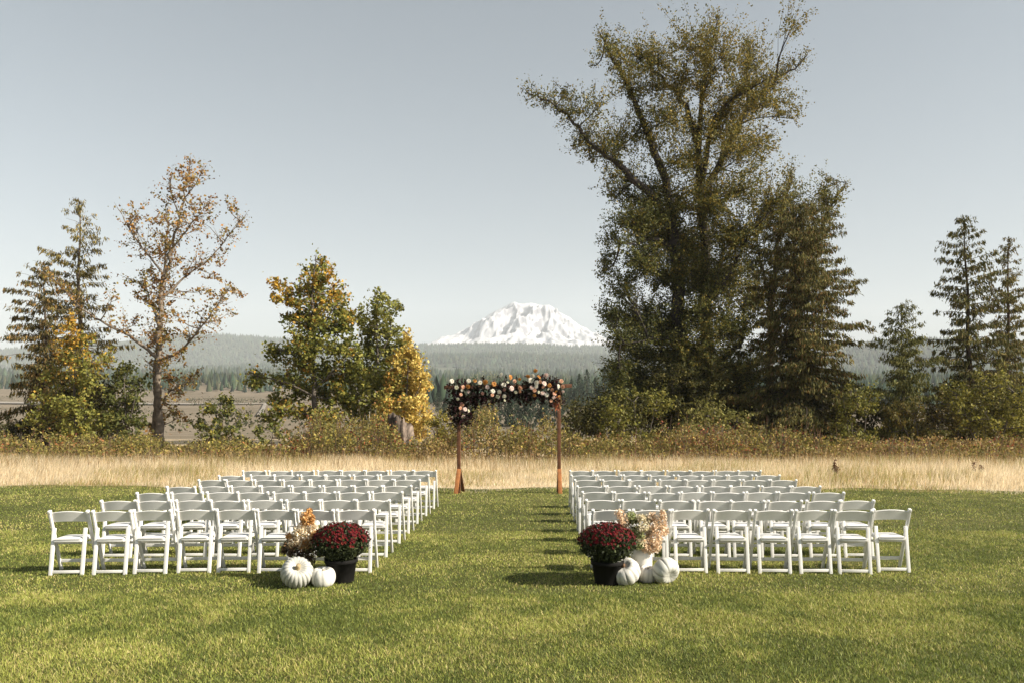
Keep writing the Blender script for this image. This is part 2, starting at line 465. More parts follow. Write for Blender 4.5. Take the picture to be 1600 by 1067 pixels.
# ------------------------------------------------------------------ broadleaf trees
def broadleaf(name, label, Y, base, limbs, clumps, leaf, palette, seed, cat='tree', group=None, bark=(.10, .085, .07),
              dens=110, depth=2.2, up=.25, twig=.35, spread=1.2, auto=0, alen=1.2, aleaf=30, astart=.3, parts=('trunk', 'crown'), mat=None, aspect=.62, axis=(0, 0, 0)):
    """limbs: ([(px,py,dY)...], r0, r1) ; clumps: (px,py,rx,ry[,dens multiplier[,dY]]) all in photo pixels at distance Y"""
    rng = np.random.default_rng(seed)
    b0 = at(base[0], base[1], Y); b0[2] = 0
    t = empty(name, b0, label, cat, group)
    gt, gl = G(), G()
    nodes = []; lims = []
    for pts, r0, r1 in limbs:
        P = np.array([at(p[0], p[1], Y) + np.array((0, p[2] if len(p) > 2 else 0, 0)) for p in pts])
        k = max(6, len(P) * 4)
        tt = np.linspace(0, 1, len(P)); ts = np.linspace(0, 1, k)
        Q = np.stack([np.interp(ts, tt, P[:, c]) for c in range(3)], 1)
        for _ in range(2): Q[1:-1] = (Q[:-2] + 2 * Q[1:-1] + Q[2:]) / 4
        Q[1:-1] += rng.normal(size=(k - 2, 3)) * min(.06, r0 * .25)
        rad = r0 + (r1 - r0) * ts ** .8
        if Q[0, 2] < .5: rad = rad * (1 + .5 * np.exp(-ts * k / 1.2))
        tube(gt, Q, rad, 9, bark)
        nodes += [(q, r) for q, r in zip(Q, rad)]
        lims.append(Q)
    NP = np.array([q for q, r in nodes])
    sc = Y / F
    for c in clumps:
        px, py, rx, ry = c[:4]
        mul = c[4] if len(c) > 4 else 1
        dY = c[5] if len(c) > 5 else rng.uniform(-depth, depth)
        C = at(px, py, Y) + np.array((0, dY, 0))
        rad = np.array((rx * sc, (rx + ry) * .5 * sc, ry * sc)) * spread
        dist = np.linalg.norm((NP - C) * np.array((1, .6, 1)), axis=1) + .7 * np.maximum(0, NP[:, 2] - C[2])
        A = NP[np.argmin(dist)]
        # a bough from the limb into the clump
        mid = (A + C) / 2 + rng.normal(size=3) * .12 * np.linalg.norm(C - A); mid[2] -= .08 * np.linalg.norm(C - A)
        ts = np.linspace(0, 1, 7)[:, None]
        bough = (1 - ts) ** 2 * A + 2 * ts * (1 - ts) * mid + ts ** 2 * C
        br = min(.09, .02 + .012 * np.linalg.norm(C - A))
        tube(gt, bough, np.linspace(br, .012, 7), 5, bark)
        n = int(dens * DENS * mul * rad[0] * rad[2] * math.pi / spread ** 2)
        ntw = max(5, int(n / 22))
        v = rng.normal(size=(ntw, 3)); v = unit(v) * (rng.random((ntw, 1)) ** .45) * np.where(rng.random((ntw, 1)) < .12, 1.35, 1.0)
        E = C + v * rad
        St = bough[rng.integers(2, 7, ntw)]
        E[:, 2] += up * np.linalg.norm(E - St, axis=1) * .5
        for k in range(ntw):
            if k % 3 == 0 or (twig > .7 and k % 2):
                mm = (St[k] + E[k]) / 2 + rng.normal(size=3) * .08
                tube(gt, [St[k], mm, E[k]], [.014, .010, .004], 3, bark)
        m = rng.poisson(22, ntw) + 1
        idx = np.repeat(np.arange(ntw), m)
        u = rng.random(len(idx)) ** .6 * .75 + .28
        P = St[idx] + (E[idx] - St[idx]) * u[:, None] + rng.normal(size=(len(idx), 3)) * leaf * .7
        P = P[P[:, 2] > .05]
        ppx = CX + P[:, 0] * F / P[:, 1]; ppy = CY - (P[:, 2] - H) * F / P[:, 1]
        leaves(gl, P, leaf * rng.uniform(.45, 1.45, len(P)), palette(rng, ppx, ppy), rng, aspect=aspect, axis=axis)
    # sprays straight off the limbs, reaching up and outward
    for Q in (lims if auto else []):
        seg = np.linalg.norm(np.diff(Q, axis=0), axis=1); Lq = seg.sum()
        cum = np.concatenate(([0], np.cumsum(seg))) / Lq
        for _ in range(int(Lq * auto)):
            u = rng.uniform(astart, 1)
            A = np.array([np.interp(u, cum, Q[:, c]) for c in range(3)])
            if A[2] < 2.2: continue
            T = Q[min(len(Q) - 1, int(u * (len(Q) - 1)) + 1)] - Q[int(u * (len(Q) - 1)) if u < 1 else -2]
            T = T / (np.linalg.norm(T) + 1e-6)
            d = unit(T * .7 + rng.normal(size=3) * .75 + np.array((0, 0, up)))
            Ls = alen * rng.uniform(.35, 1.35) * min(1, 1.35 - u)
            B = A + d * Ls * .5 + rng.normal(size=3) * .06 * Ls; E = A + d * Ls + np.array((0, 0, .12 * Ls))
            tube(gt, [A, B, E], [.022, .013, .004], 3, bark)
            m = rng.poisson(aleaf * Ls)
            q = rng.random(m) ** .7
            P = np.where((q < .5)[:, None], A + (B - A) * (q * 2)[:, None], B + (E - B) * (q * 2 - 1)[:, None]) + rng.normal(size=(m, 3)) * leaf * (.6 + 1.2 * q[:, None])
            leaves(gl, P, leaf * rng.uniform(.45, 1.4, m), palette(rng, CX + P[:, 0] * F / P[:, 1], CY - (P[:, 2] - H) * F / P[:, 1]), rng, aspect=aspect, axis=axis)
    gt.build(parts[0], M_bark, t, b0, smooth=True)
    gl.build(parts[1], mat or M_leaf, t, b0)
    return t

OLIVE = [(.15, .145, .034), (.11, .112, .028), (.19, .165, .04), (.08, .085, .024)]
DKGRN = [(.075, .086, .022), (.10, .108, .027), (.135, .132, .034), (.05, .06, .018)]
GOLD = [(.42, .25, .035), (.50, .30, .045), (.36, .19, .03), (.30, .22, .05)]
RUST = [(.28, .14, .04), (.36, .20, .055), (.20, .10, .035), (.34, .22, .075)]
YELG = [(.20, .19, .04), (.26, .22, .045), (.14, .15, .035), (.10, .115, .03)]

def blend(fn):
    """fn(px,py)-> probability of the second palette"""
    A, B, f = fn
    def p(rng, px, py):
        a = pal(rng, len(px), A); b = pal(rng, len(px), B)
        w = (rng.random(len(px)) < np.clip(f(px, py) + .5 * (fbm(px / 22 + 4, py / 22, 3) - .5) * 2, 0, 1))[:, None]
        return np.where(w, b, a)
    return p

# --- the big cottonwood
cw_limbs = [
 ([(1082,702,0),(1072,600,0),(1062,498,0),(1053,395,-.3),(1044,311,-.5),(1021,244,-.8),(995,187,-1),(965,124,-1.2),(934,72,-1.4)], .52, .035),
 ([(1090,702,.4),(1104,600,.5),(1108,504,.5),(1104,400,.4),(1098,319,.3),(1094,225,.4),(1081,169,.6),(1062,139,.8),(1025,101,1),(996,52,1.2)], .46, .035),
 ([(1094,225,.4),(1098,150,.2),(1104,94,0),(1122,32,-.3)], .17, .02),
 ([(1098,290,.3),(1108,195,-.5),(1128,172,-1),(1160,156,-1.4),(1190,140,-1.7)], .16, .02),
 ([(1098,319,.3),(1125,260,1),(1160,193,1.5),(1182,150,1.8),(1209,120,2),(1235,97,2.1),(1265,79,2.2),(1283,56,2.2)], .24, .018),
 ([(1182,150,1.8),(1184,94,2.2),(1186,24,2.5)], .10, .015),
 ([(1050,360,-.4),(1021,322,-1),(980,289,-1.5),(950,262,-1.8),(916,244,-2),(894,210,-2.2),(860,187,-2.4),(824,174,-2.6)], .27, .018),
 ([(1062,498,0),(1085,486,-1),(1114,461,-1.6),(1135,420,-2),(1150,380,-2.4)], .20, .04),
 ([(1100,575,.5),(1136,550,-.6),(1154,537,-1),(1154,512,-1.2),(1150,486,-1.3)], .19, .05),
 ([(1053,395,-.3),(1020,380,-1.5),(985,395,-2.4),(958,400,-3)], .13, .02),
 ([(1068,540,0),(1030,530,-1.6),(985,540,-2.6),(960,545,-3)], .14, .02),
]
cw_cl = [(1000,62,36,28),(1030,70,36,34),(1068,85,38,38),(1122,55,15,40,.7),(1115,105,36,36),(1160,115,30,32,.8),(1188,62,32,40,.7),(1222,45,24,30,.6),(1232,100,24,22,.5),
 (928,70,10,16,.6),(940,88,18,22,.7),(962,108,18,30,.8),(980,150,30,26,.9),(1020,128,32,34),(1060,145,34,34),(1140,170,36,30),(1185,178,36,28),(1228,150,30,16,.8),(1244,178,20,22,.8),
 (1108,215,38,36),(1160,226,40,34),(1206,222,30,26,.9),(1140,262,42,26),(1185,262,24,12,.7),(1252,140,16,12,.6),(878,150,18,18,.6),(896,182,22,24,.7),(932,190,30,22,.7),(965,195,32,34,.8),(1002,222,36,34,.8),
 (848,183,14,8,.6),(898,226,20,14,.7),(926,236,30,14,.7),(965,240,34,22,.75),(1038,215,30,34,.8),(1060,268,32,38,.9),(984,272,30,24,.8),(948,292,20,20,.8),(1004,312,40,22,.9),(960,310,24,16,.8),
 (1040,330,34,30),(1100,330,44,36),(1150,310,36,26,.8),(1190,330,30,30),(984,362,40,20,.9),(1030,372,40,30),(1080,380,46,36),(1130,380,46,36),(952,382,22,12,.6),
 (948,420,12,28,.9),(965,452,24,26,.9),(1000,425,34,30),(1045,435,44,36),(1095,440,46,36),(1145,440,44,36),(955,495,22,24,.9),(990,500,38,32),(1040,505,46,38),(1085,500,36,30,.8),
 (965,540,26,20,.9),(1000,548,40,30),(1048,560,46,34),(985,592,36,26),(1030,610,50,36),(1020,345,34,26),(1066,318,30,26),(1000,345,30,22),(1125,300,30,26),(1075,250,26,26),(1020,290,26,26),(1045,170,26,28),(1095,150,26,30),(1130,590,36,34),(1120,520,36,34),(1155,600,34,34),(1080,560,44,34),(1120,650,44,34),(1160,655,34,30),(960,600,26,26),(1000,650,40,30),(1075,600,44,34),(1100,640,50,36),(1050,650,50,30)]
def cw_pal(rng, px, py):
    a = pal(rng, len(px), DKGRN); o = pal(rng, len(px), OLIVE); b = pal(rng, len(px), [(.22, .16, .03), (.28, .20, .035), (.17, .135, .03)])
    f = np.clip((440 - py) / 300, 0, 1) * .75 + np.clip((px - 1000) / 400, 0, .35) + .8 * (fbm(px / 30, py / 30, 3) - .5)
    u = rng.random(len(px))[:, None]
    return np.where(u < (f * .5)[:, None], b, np.where(u < (.35 + f)[:, None], o, a))
broadleaf('cottonwood_tree', 'tallest tree, a spreading many-limbed cottonwood with thinning olive leaves', 45, (1086, 700), cw_limbs, [(c[0], c[1] + (20 if c[1] < 70 else 14 if c[1] < 130 else 4 if c[1] < 200 else 0)) + tuple(c[2:4]) + ((c[4] if len(c) > 4 else 1) * (2.3 if c[1] > 355 else 1.6 if c[1] > 300 else .9),) for c in cw_cl], .112, cw_pal, 1, bark=(.05, .043, .038), dens=215, depth=2.8, up=.6, spread=1.38, auto=8, alen=1.8, aleaf=40, twig=.5)

# --- olive cottonwood on its right
c2_limbs = [([(1215,700,1),(1210,600,1),(1212,480,1),(1222,380,1),(1238,300,1),(1246,258,1)], .30, .03),
 ([(1213,520,1),(1250,420,0),(1285,340,-.6),(1312,292,-1)], .15, .015), ([(1212,480,1),(1190,400,.5),(1178,330,0)], .13, .02)]
c2_cl = [(1246,272,11,26,.8),(1240,310,24,28,.8),(1285,282,12,20,.7),(1300,296,20,16,.7),(1280,325,34,28,.9),(1230,350,40,34),(1190,350,30,34),(1175,300,20,26,.7),(1275,372,38,30),(1300,345,16,20,.7),(1220,405,44,36),(1175,410,34,36),(1270,420,36,30,.9),(1200,460,40,34),(1246,462,40,30,.9),(1170,470,30,30)]
broadleaf('poplar_tree', 'olive leaved poplar with two spiky tops, standing between the tallest tree and the cedar', 48, (1215, 695), c2_limbs, c2_cl, .112,
          blend((OLIVE, [(.16, .12, .03), (.20, .15, .035)], lambda x, y: .25 + 0 * x)), 2, bark=(.06, .05, .042), dens=210, depth=2.0, up=.6, spread=1.25, auto=5, alen=1.4, aleaf=34)

# ------------------------------------------------------------------ conifers
CEDAR = [(.12, .11, .034), (.09, .09, .029), (.155, .128, .042), (.06, .062, .022)]
CEDAR_RUST = CEDAR + [(.15, .085, .035), (.12, .075, .03)]
def conifer(name, label, px, top, base, Y, hw, seed, n_br=70, cb=.06, sparse=.0, droop=.35, cols=CEDAR, spray=.34, dens=6, cat='tree', group=None,
            bark=(.08, .062, .048), lean=0, r0=None, pw=.8, hang=1.0, node=.17, side=1.0, mat=None):
    rng = np.random.default_rng(seed)
    ht = (base - top) * Y / F
    b0 = at(px, base, Y); b0[2] = 0
    ht = at(px, top, Y)[2]
    t = empty(name, b0, label, cat, group)
    gt, gl = G(), G()
    zz = np.linspace(0, ht, 14)
    tr = np.stack([b0[0] + lean * (zz / ht) + .05 * np.sin(zz * 1.3 + seed), np.full(14, Y) + .05 * np.cos(zz), zz], 1)
    r0 = r0 or ht * .016
    tube(gt, tr, r0 * (1 - zz / ht * .93), 8, bark)
    for k in range(n_br):
        f = cb + (1 - cb) * ((k + rng.random()) / n_br) ** .95
        if f > .995: f = .99
        z0 = f * ht
        rel = (1 - f) / (1 - cb)
        L = hw * (rel ** pw) * rng.uniform(.5, 1.15) * (.72 + .6 * float(vnoise(np.array([f * 7 + seed * 3.7]), np.array([k * 2.39996 % 6.283 / 1.6 + seed]))[0])) + .18
        if rng.random() < sparse: L *= rng.uniform(.25, .6)
        az = k * 2.39996 + rng.normal() * .35
        d = np.array((math.cos(az), math.sin(az), 0))
        if d[0] * side < 0 and side != 1.0: L *= .7
        u = np.linspace(0, 1, 7)
        rise = .55 * (1 - rel) + .05
        c = np.array((np.interp(z0, zz, tr[:, 0]), Y, z0))
        br = c + np.outer(u * L, d) + np.outer(L * (rise * u - droop * u ** 2 + .16 * u ** 4), (0, 0, 1))
        br[1:] += rng.normal(size=(6, 3)) * .02 * L
        tube(gt, br, np.linspace(max(.012, r0 * .18 * rel + .008), .004, 7), 4, bark)
        nn = max(2, int(L / node))
        un = (np.arange(nn) + rng.random(nn)) / nn
        un = np.clip(un ** .8, .10, 1.02)
        P = np.stack([np.interp(un, u, br[:, a]) for a in range(3)], 1)
        m = rng.poisson(dens * 3.0, nn) + 1
        if sparse: m = (m * (rng.random(nn) > sparse * .7)).astype(int)
        P = np.repeat(P, m, 0)
        if not len(P): continue
        sl = spray * rng.uniform(.5, 1.25, len(P)) * (.65 + .5 * rel)
        perp = np.array((-d[1], d[0], 0))
        P = P + np.outer(rng.normal(size=len(P)) * .20 * (.4 + rel), perp) + rng.normal(size=(len(P), 3)) * .06
        ax = np.stack([d[0] * .35 + 0 * sl, d[1] * .35 + 0 * sl, -hang + 0 * sl], 1)
        P = P + ax * sl[:, None] * .35
        leaves(gl, P, sl * .66, pal(rng, len(P), np.asarray(cols) * 1.15, var=.25), rng, aspect=.27, axis=ax * 1.6, spread=.55)
    # leader
    P = np.stack([np.full(30, tr[-1, 0]), np.full(30, Y), ht - rng.random(30) * .9], 1) + rng.normal(size=(30, 3)) * .05
    leaves(gl, P, spray * .7, pal(rng, 30, cols), rng, aspect=.3, axis=(0, 0, .8), spread=.7)
    gt.build('trunk', M_bark, t, b0, smooth=True)
    gl.build('crown', mat or M_needle, t, b0)
    return t

conifer('cedar_tree', 'broad dark cedar with drooping rusty sprays, standing right behind the red bramble mound', 1250, 318, 700, 43, 3.75, 21, n_br=300, cb=.02, droop=.46, cols=CEDAR * 3 + [(.19, .11, .04), (.15, .095, .035)], spray=.38, dens=7, pw=.33, sparse=.2, bark=(.07, .055, .045))
conifer('cedar_tree', 'small drooping conifer in front of the hazy blue hill', 1410, 476, 702, 41, 1.95, 22, n_br=85, cb=.05, droop=.30, cols=[(.12, .12, .036), (.09, .096, .032), (.16, .145, .045), (.065, .07, .024)], spray=.34, dens=8, pw=.45, sparse=.1)
conifer('cedar_tree', 'tallest of the thin conifers by the pale leafy shrub, bare dark trunk showing', 1521, 340, 702, 43, 3.1, 23, n_br=105, cb=.06, droop=.34, spray=.42, dens=6, pw=.55, sparse=.3, cols=[(.12, .11, .036), (.085, .088, .03), (.155, .12, .042), (.06, .064, .022)], bark=(.06, .045, .035), lean=-.5)
conifer('cedar_tree', 'thin conifer partly cut by the picture edge, behind the tallest thin one', 1575, 373, 702, 46, 2.7, 24, n_br=95, cb=.05, droop=.38, spray=.40, dens=6, pw=.62, sparse=.26, cols=[(.13, .11, .036), (.09, .088, .03), (.16, .12, .042)], bark=(.07, .05, .038))
conifer('cedar_tree', 'shaggy brownish conifer with a thin pointed top behind the yellow green maple', 124, 312, 704, 43, 3.3, 25, n_br=105, cb=.10, droop=.34, cols=[(.18, .145, .045), (.13, .115, .038), (.23, .165, .05), (.09, .08, .028)], spray=.40, dens=5, pw=.62, sparse=.33, bark=(.15, .12, .095))
conifer('cedar_tree', 'ragged dark conifer with long drooping boughs, at the outer edge of the tree group', 70, 410, 704, 41, 2.4, 26, n_br=90, cb=.04, droop=.45, cols=[(.14, .105, .038), (.09, .08, .03), (.20, .125, .045), (.06, .058, .024)], spray=.42, dens=6, pw=.42, sparse=.3, bark=(.09, .07, .055))

ORD = ['first', 'second', 'third', 'fourth', 'fifth', 'sixth', 'seventh', 'eighth']
# conifers in the middle distance, right of the arch and behind it
mid = [(893,592,300),(905,584,290),(917,577,300),(930,590,280),(944,575,300),(955,582,270),(968,588,310),(882,604,220),(872,614,150),(860,608,200),(848,618,140),(834,610,190),(822,620,135),(808,613,180),(797,621,140),(784,608,200),(771,617,150),(758,612,185),(746,622,140),(735,614,190),(724,624,150),(684,612,230),(696,620,190),(936,602,255),(899,606,262)]
for k, (px, top, Y) in enumerate(mid):
    gb = ground_z(np.array([(px - CX) * Y / F]), np.array([float(Y)]))[0]
    same = sorted(q[0] for q in mid if (q[0] > 885) == (px > 885))
    od = (ORD + ['ninth', 'tenth', 'eleventh', 'twelfth', 'thirteenth', 'fourteenth', 'fifteenth', 'sixteenth', 'seventeenth'])[same.index(px)]
    lab = f'distant dark conifer, {od} from the arch in the clump reaching towards the tallest tree' if px > 885 else f'distant conifer, {od} counting from the yellow maple, in the row behind the arch'
    t = conifer('distant_conifer', lab, px, top, 650, Y, 3.1 if px > 885 else 1.9, 300 + k, n_br=60, cb=.03, droop=.18, spray=1.5 if px > 885 else .8, dens=3 if px > 885 else 4, pw=.8, cols=GREENS, node=.8,
                group='distant conifers past the arch' if px > 885 else 'distant conifers behind the arch')
    t.location.z = gb
    # trunk built from z=0: raise only the part above the valley floor
    s = (at(px, top, Y)[2] - gb) / at(px, top, Y)[2]
    t.scale = (1, 1, s)

# ------------------------------------------------------------------ maples and shrubs on the left
# bare autumn maple
am_limbs = [
 ([(250,704,0),(248,650,0),(247,600,0),(248,540,0),(250,480,0),(256,430,0),(268,390,0),(280,340,.1),(290,290,.1),(297,252,.1)], .23, .010),
 ([(238,704,.5),(236,640,.5),(236,560,.6),(240,480,.8),(244,400,.9),(250,350,1),(248,320,1)], .17, .015),
 ([(247,560,0),(215,528,-.6),(185,512,-1),(158,494,-1.4),(135,468,-1.7),(112,440,-1.9)], .09, .02),
 ([(248,560,0),(280,556,-.5),(315,530,-1),(350,490,-1.3),(378,452,-1.5)], .09, .012),
 ([(250,470,0),(280,430,.6),(315,400,1),(345,360,1.2),(368,328,1.4)], .07, .01),
 ([(256,430,0),(230,390,-.6),(212,360,-.9),(205,340,-1)], .06, .01),
 ([(249,510,0),(230,470,.4),(210,430,.8)], .06, .012),
 ([(249,640,0),(275,610,-.8),(300,602,-1.2),(316,595,-1.4)], .06, .012),
 ([(268,390,0),(300,360,-.5),(330,330,-.8)], .05, .01), ([(280,340,0),(262,300,.4),(258,275,.5)], .04, .008), ([(285,315,0),(310,290,-.3),(322,268,-.4)], .04, .008)]
am_cl = [(297,262,14,18,.25),(275,285,18,18,.3),(318,285,18,18,.3),(290,310,26,18,.5),(325,320,20,16,.5),(262,312,16,14,.5),(360,330,12,14,.7),(240,345,20,16,.9),(212,352,12,10,1),(228,382,26,18,1.3),(215,405,16,18,1),
 (270,350,24,18,.8),(310,355,24,16,.8),(345,365,20,14,.7),(295,385,26,18,.9),(335,395,22,14,.7),(250,400,22,16,.9),(275,420,26,16,.8),(232,430,18,16,.8),(205,440,14,16,.6),(320,425,22,14,.7),(372,452,12,12,1),(348,462,22,12,.9),
 (300,455,26,14,.9),(262,460,20,14,.8),(225,470,20,14,.8),(195,470,16,16,.6),(330,490,22,12,.9),(290,495,28,14,1),(240,500,24,14,1),(205,505,20,14,1),(300,525,26,12,1),(262,530,22,12,1.1),(225,535,22,12,1.2),(305,560,22,12,1),(270,570,20,14,1.1),(235,570,18,14,1.2),
 (310,598,14,16,1.2),(290,610,16,12,1.2),(275,590,12,10,1),(262,640,20,16,1.4),(285,650,20,12,1.3),(235,648,14,18,1.3),(256,680,22,14,1.4)]
broadleaf('autumn_maple', 'half bare tall maple with sparse orange brown leaves and a sunlit pale trunk', 42, (247, 704), am_limbs, am_cl, .125,
          blend((RUST, [(.20, .15, .04), (.26, .20, .05), (.12, .11, .035)], lambda x, y: .35 + 0 * x)), 31, bark=(.17, .14, .11), dens=44, depth=1.7, up=.2, twig=.8, aspect=.8, spread=1.5, auto=6, alen=1.2, aleaf=16, astart=.25)

broadleaf('yellow_green_maple', 'yellow green bushy maple with an orange top in front of the shaggy conifers', 39, (118, 704),
 [([(120,708,0),(118,640,0),(116,580,0),(120,520,0)], .10, .02), ([(118,640,0),(140,600,0),(152,545,-.3)], .06, .01), ([(118,650,0),(90,620,0),(82,590,0)], .06, .01)],
 [(120,508,14,14,1),(110,530,18,16),(140,535,20,18),(155,560,16,16),(100,560,20,18),(130,570,24,20),(85,590,22,20),(115,605,28,22),(150,595,22,22),(75,625,24,22),(105,645,28,24),(140,635,26,24),(62,655,18,20),(90,675,28,22),(130,675,28,22),(155,660,18,20)],
 .13, blend(([(.20, .20, .042), (.15, .16, .036), (.25, .225, .05)], GOLD, lambda x, y: np.clip((590 - y) / 80, .05, .75))), 32, dens=150, depth=.9, aspect=.8, spread=1.3)
broadleaf('dark_shrub', 'dark green shrub in shade beside the half bare maple trunk', 40, (198, 704),
 [([(198,708,0),(196,650,0),(194,600,0)], .07, .02), ([(197,670,0),(215,640,-.5),(222,610,-.6)], .05, .01)],
 [(190,575,18,20),(178,600,16,20),(205,600,20,20),(185,630,22,22),(212,628,16,20),(195,660,26,22),(222,655,14,18),(175,670,18,22),(210,686,24,16)],
 .15, blend((DKGRN, YELG, lambda x, y: np.clip((x - 195) / 90, 0, .5) * (y > 625))), 33, cat='shrub', dens=110, depth=.9, aspect=.75, parts=('stem', 'foliage'))
broadleaf('leafy_shrub', 'low leafy green shrub standing alone between the half bare maple and the round maple', 38, (342, 706),
 [([(342,710,0),(342,670,0),(345,630,0)], .05, .01), ([(342,690,0),(322,665,0),(315,645,0)], .04, .01), ([(342,690,0),(365,665,0),(375,648,0)], .04, .01)],
 [(345,622,10,10,.8),(358,630,10,12,.8),(328,640,16,14),(350,650,22,16),(372,652,12,14),(312,664,12,14),(335,670,20,16),(362,674,18,16),(322,690,20,14),(350,694,20,14),(378,688,10,12)],
 .14, blend((DKGRN, YELG, lambda x, y: .35 + .3 * (np.abs(x - 328) < 9))), 34, cat='shrub', dens=115, depth=.7, aspect=.75, parts=('stem', 'foliage'))
broadleaf('leafy_shrub', 'scrubby green bush below the low boughs of the round maple', 37, (425, 708),
 [([(425,712,0),(424,690,0),(428,665,0)], .04, .01)], [(405,672,12,10,.8),(425,668,14,10),(440,680,16,12),(412,690,18,12),(432,698,18,10)],
 .13, blend((DKGRN, YELG, lambda x, y: .45 + 0 * x)), 35, cat='shrub', dens=110, depth=.6, aspect=.75, parts=('stem', 'foliage'))

# the round bigleaf maple
bm_limbs = [([(493,706,0),(492,640,0),(490,560,0),(488,480,0),(490,430,0),(494,400,0)], .16, .015),
 ([(492,620,0),(460,600,-.6),(425,590,-.9),(395,585,-1)], .06, .01), ([(491,580,0),(455,550,-.4),(425,545,-.5)], .05, .01), ([(492,650,0),(455,640,-.5),(425,640,-.6)], .05, .01),
 ([(489,520,0),(462,480,.3),(440,455,.4)], .05, .01), ([(490,540,0),(520,490,-.4),(540,470,-.5)], .05, .01), ([(491,610,0),(525,580,-.5),(545,560,-.6)], .05, .01)]
bm_cl = [(493,402,7,10,.8),(490,420,16,12,1),(500,438,22,14,1),(478,445,18,14,1),(445,452,14,10,.9),(520,455,18,16,1),(460,468,22,16,1),(495,470,26,18),(530,485,18,18),(440,470,10,10,.8),(450,500,18,14,.9),(480,505,26,18),(515,515,26,18),(545,510,14,18),(470,535,22,16,.9),(500,545,26,18),(535,548,22,18),
 (420,545,12,10,.9),(440,555,18,12,1),(470,572,24,16),(508,580,26,18),(545,585,20,20),(395,585,10,8,1),(408,598,16,10,1.1),(438,590,22,14,1),(425,622,18,10,1),(462,608,24,16),(500,615,26,18),(540,620,22,18),(450,640,24,12),(425,655,16,8,1),(485,650,26,16),(525,655,26,18),(480,678,22,14),(520,682,24,14)]
broadleaf('maple_tree', 'dark green bigleaf maple with a golden top, tallest of the three joined maples', 40, (493, 706), bm_limbs, bm_cl, .145,
          blend(([(q[0] * 1.6, q[1] * 1.6, q[2] * 1.2) for q in DKGRN] + [(.20, .19, .045), (.26, .23, .05)], GOLD + [(.30, .25, .05)], lambda x, y: np.clip((520 - y) / 95, .06, .85) * np.clip(.55 + (np.abs(x - 485) > 25) * .5, 0, 1))), 36, dens=250, depth=1.5, up=.15, aspect=.85, spread=1.42, auto=4, alen=.8, aleaf=22)
broadleaf('maple_tree', 'plain green narrow maple between the golden topped maple and the yellow one', 41, (592, 706),
 [([(592,708,0),(592,640,0),(590,560,0),(588,490,0),(588,458,0)], .12, .012), ([(591,560,0),(612,520,0),(608,470,0)], .05, .01), ([(591,600,0),(625,570,0),(635,545,0)], .05, .01), ([(592,620,0),(565,590,0)], .05, .01)],
 [(586,462,6,10,.8),(608,470,8,12,.7),(585,485,14,16,.9),(610,495,14,14,.8),(575,510,16,18),(600,520,22,18),(625,530,14,16,.9),(570,545,18,20),(600,555,24,20),(630,560,18,18),(575,585,20,20),(608,595,24,20),(560,615,16,18),(590,625,24,20),(620,625,20,18),(575,655,24,18),(605,660,22,18),(590,685,24,14),(560,560,16,20),(555,585,16,20),(632,585,14,18),(628,610,14,18),(545,640,16,18),(622,650,14,16),(565,505,12,16),(618,475,8,10,.7)],
 .14, blend(([(.20, .205, .048), (.15, .165, .04), (.27, .25, .056)], YELG, lambda x, y: .25 + 0 * x)), 37, dens=250, depth=1.3, up=.2, aspect=.85, spread=1.4, auto=4, alen=.7, aleaf=22)
broadleaf('maple_tree', 'bright yellow autumn maple above the grey stump', 39.5, (636, 706),
 [([(634,708,0),(634,650,0),(636,590,0),(640,535,0)], .09, .01), ([(634,640,0),(655,610,-.3),(662,590,-.4)], .04, .01)],
 [(641,532,7,10,.8),(638,552,12,12,.9),(645,575,14,14),(628,585,12,14),(655,592,12,14,1),(640,605,20,16),(660,615,10,14),(625,625,18,16),(650,632,18,16),(664,640,8,10,.9),(632,650,18,14),(655,660,14,14),(615,648,12,14),(660,676,10,12),(640,676,16,12),(612,600,12,14),(606,625,14,16),(608,655,12,14),(598,640,12,14),(600,612,12,14),(617,582,12,14),(594,665,10,12),(668,655,8,12),(622,565,10,14),(650,560,8,12)],
 .14, blend(([(.58, .43, .11), (.64, .49, .16), (.50, .37, .09)], [(.34, .29, .07), (.24, .22, .05), (.50, .28, .07)], lambda x, y: np.clip(.3 + (632 - x) / 60, .1, .8))), 38, dens=290, depth=1.0, up=.2, aspect=.85, spread=1.5)

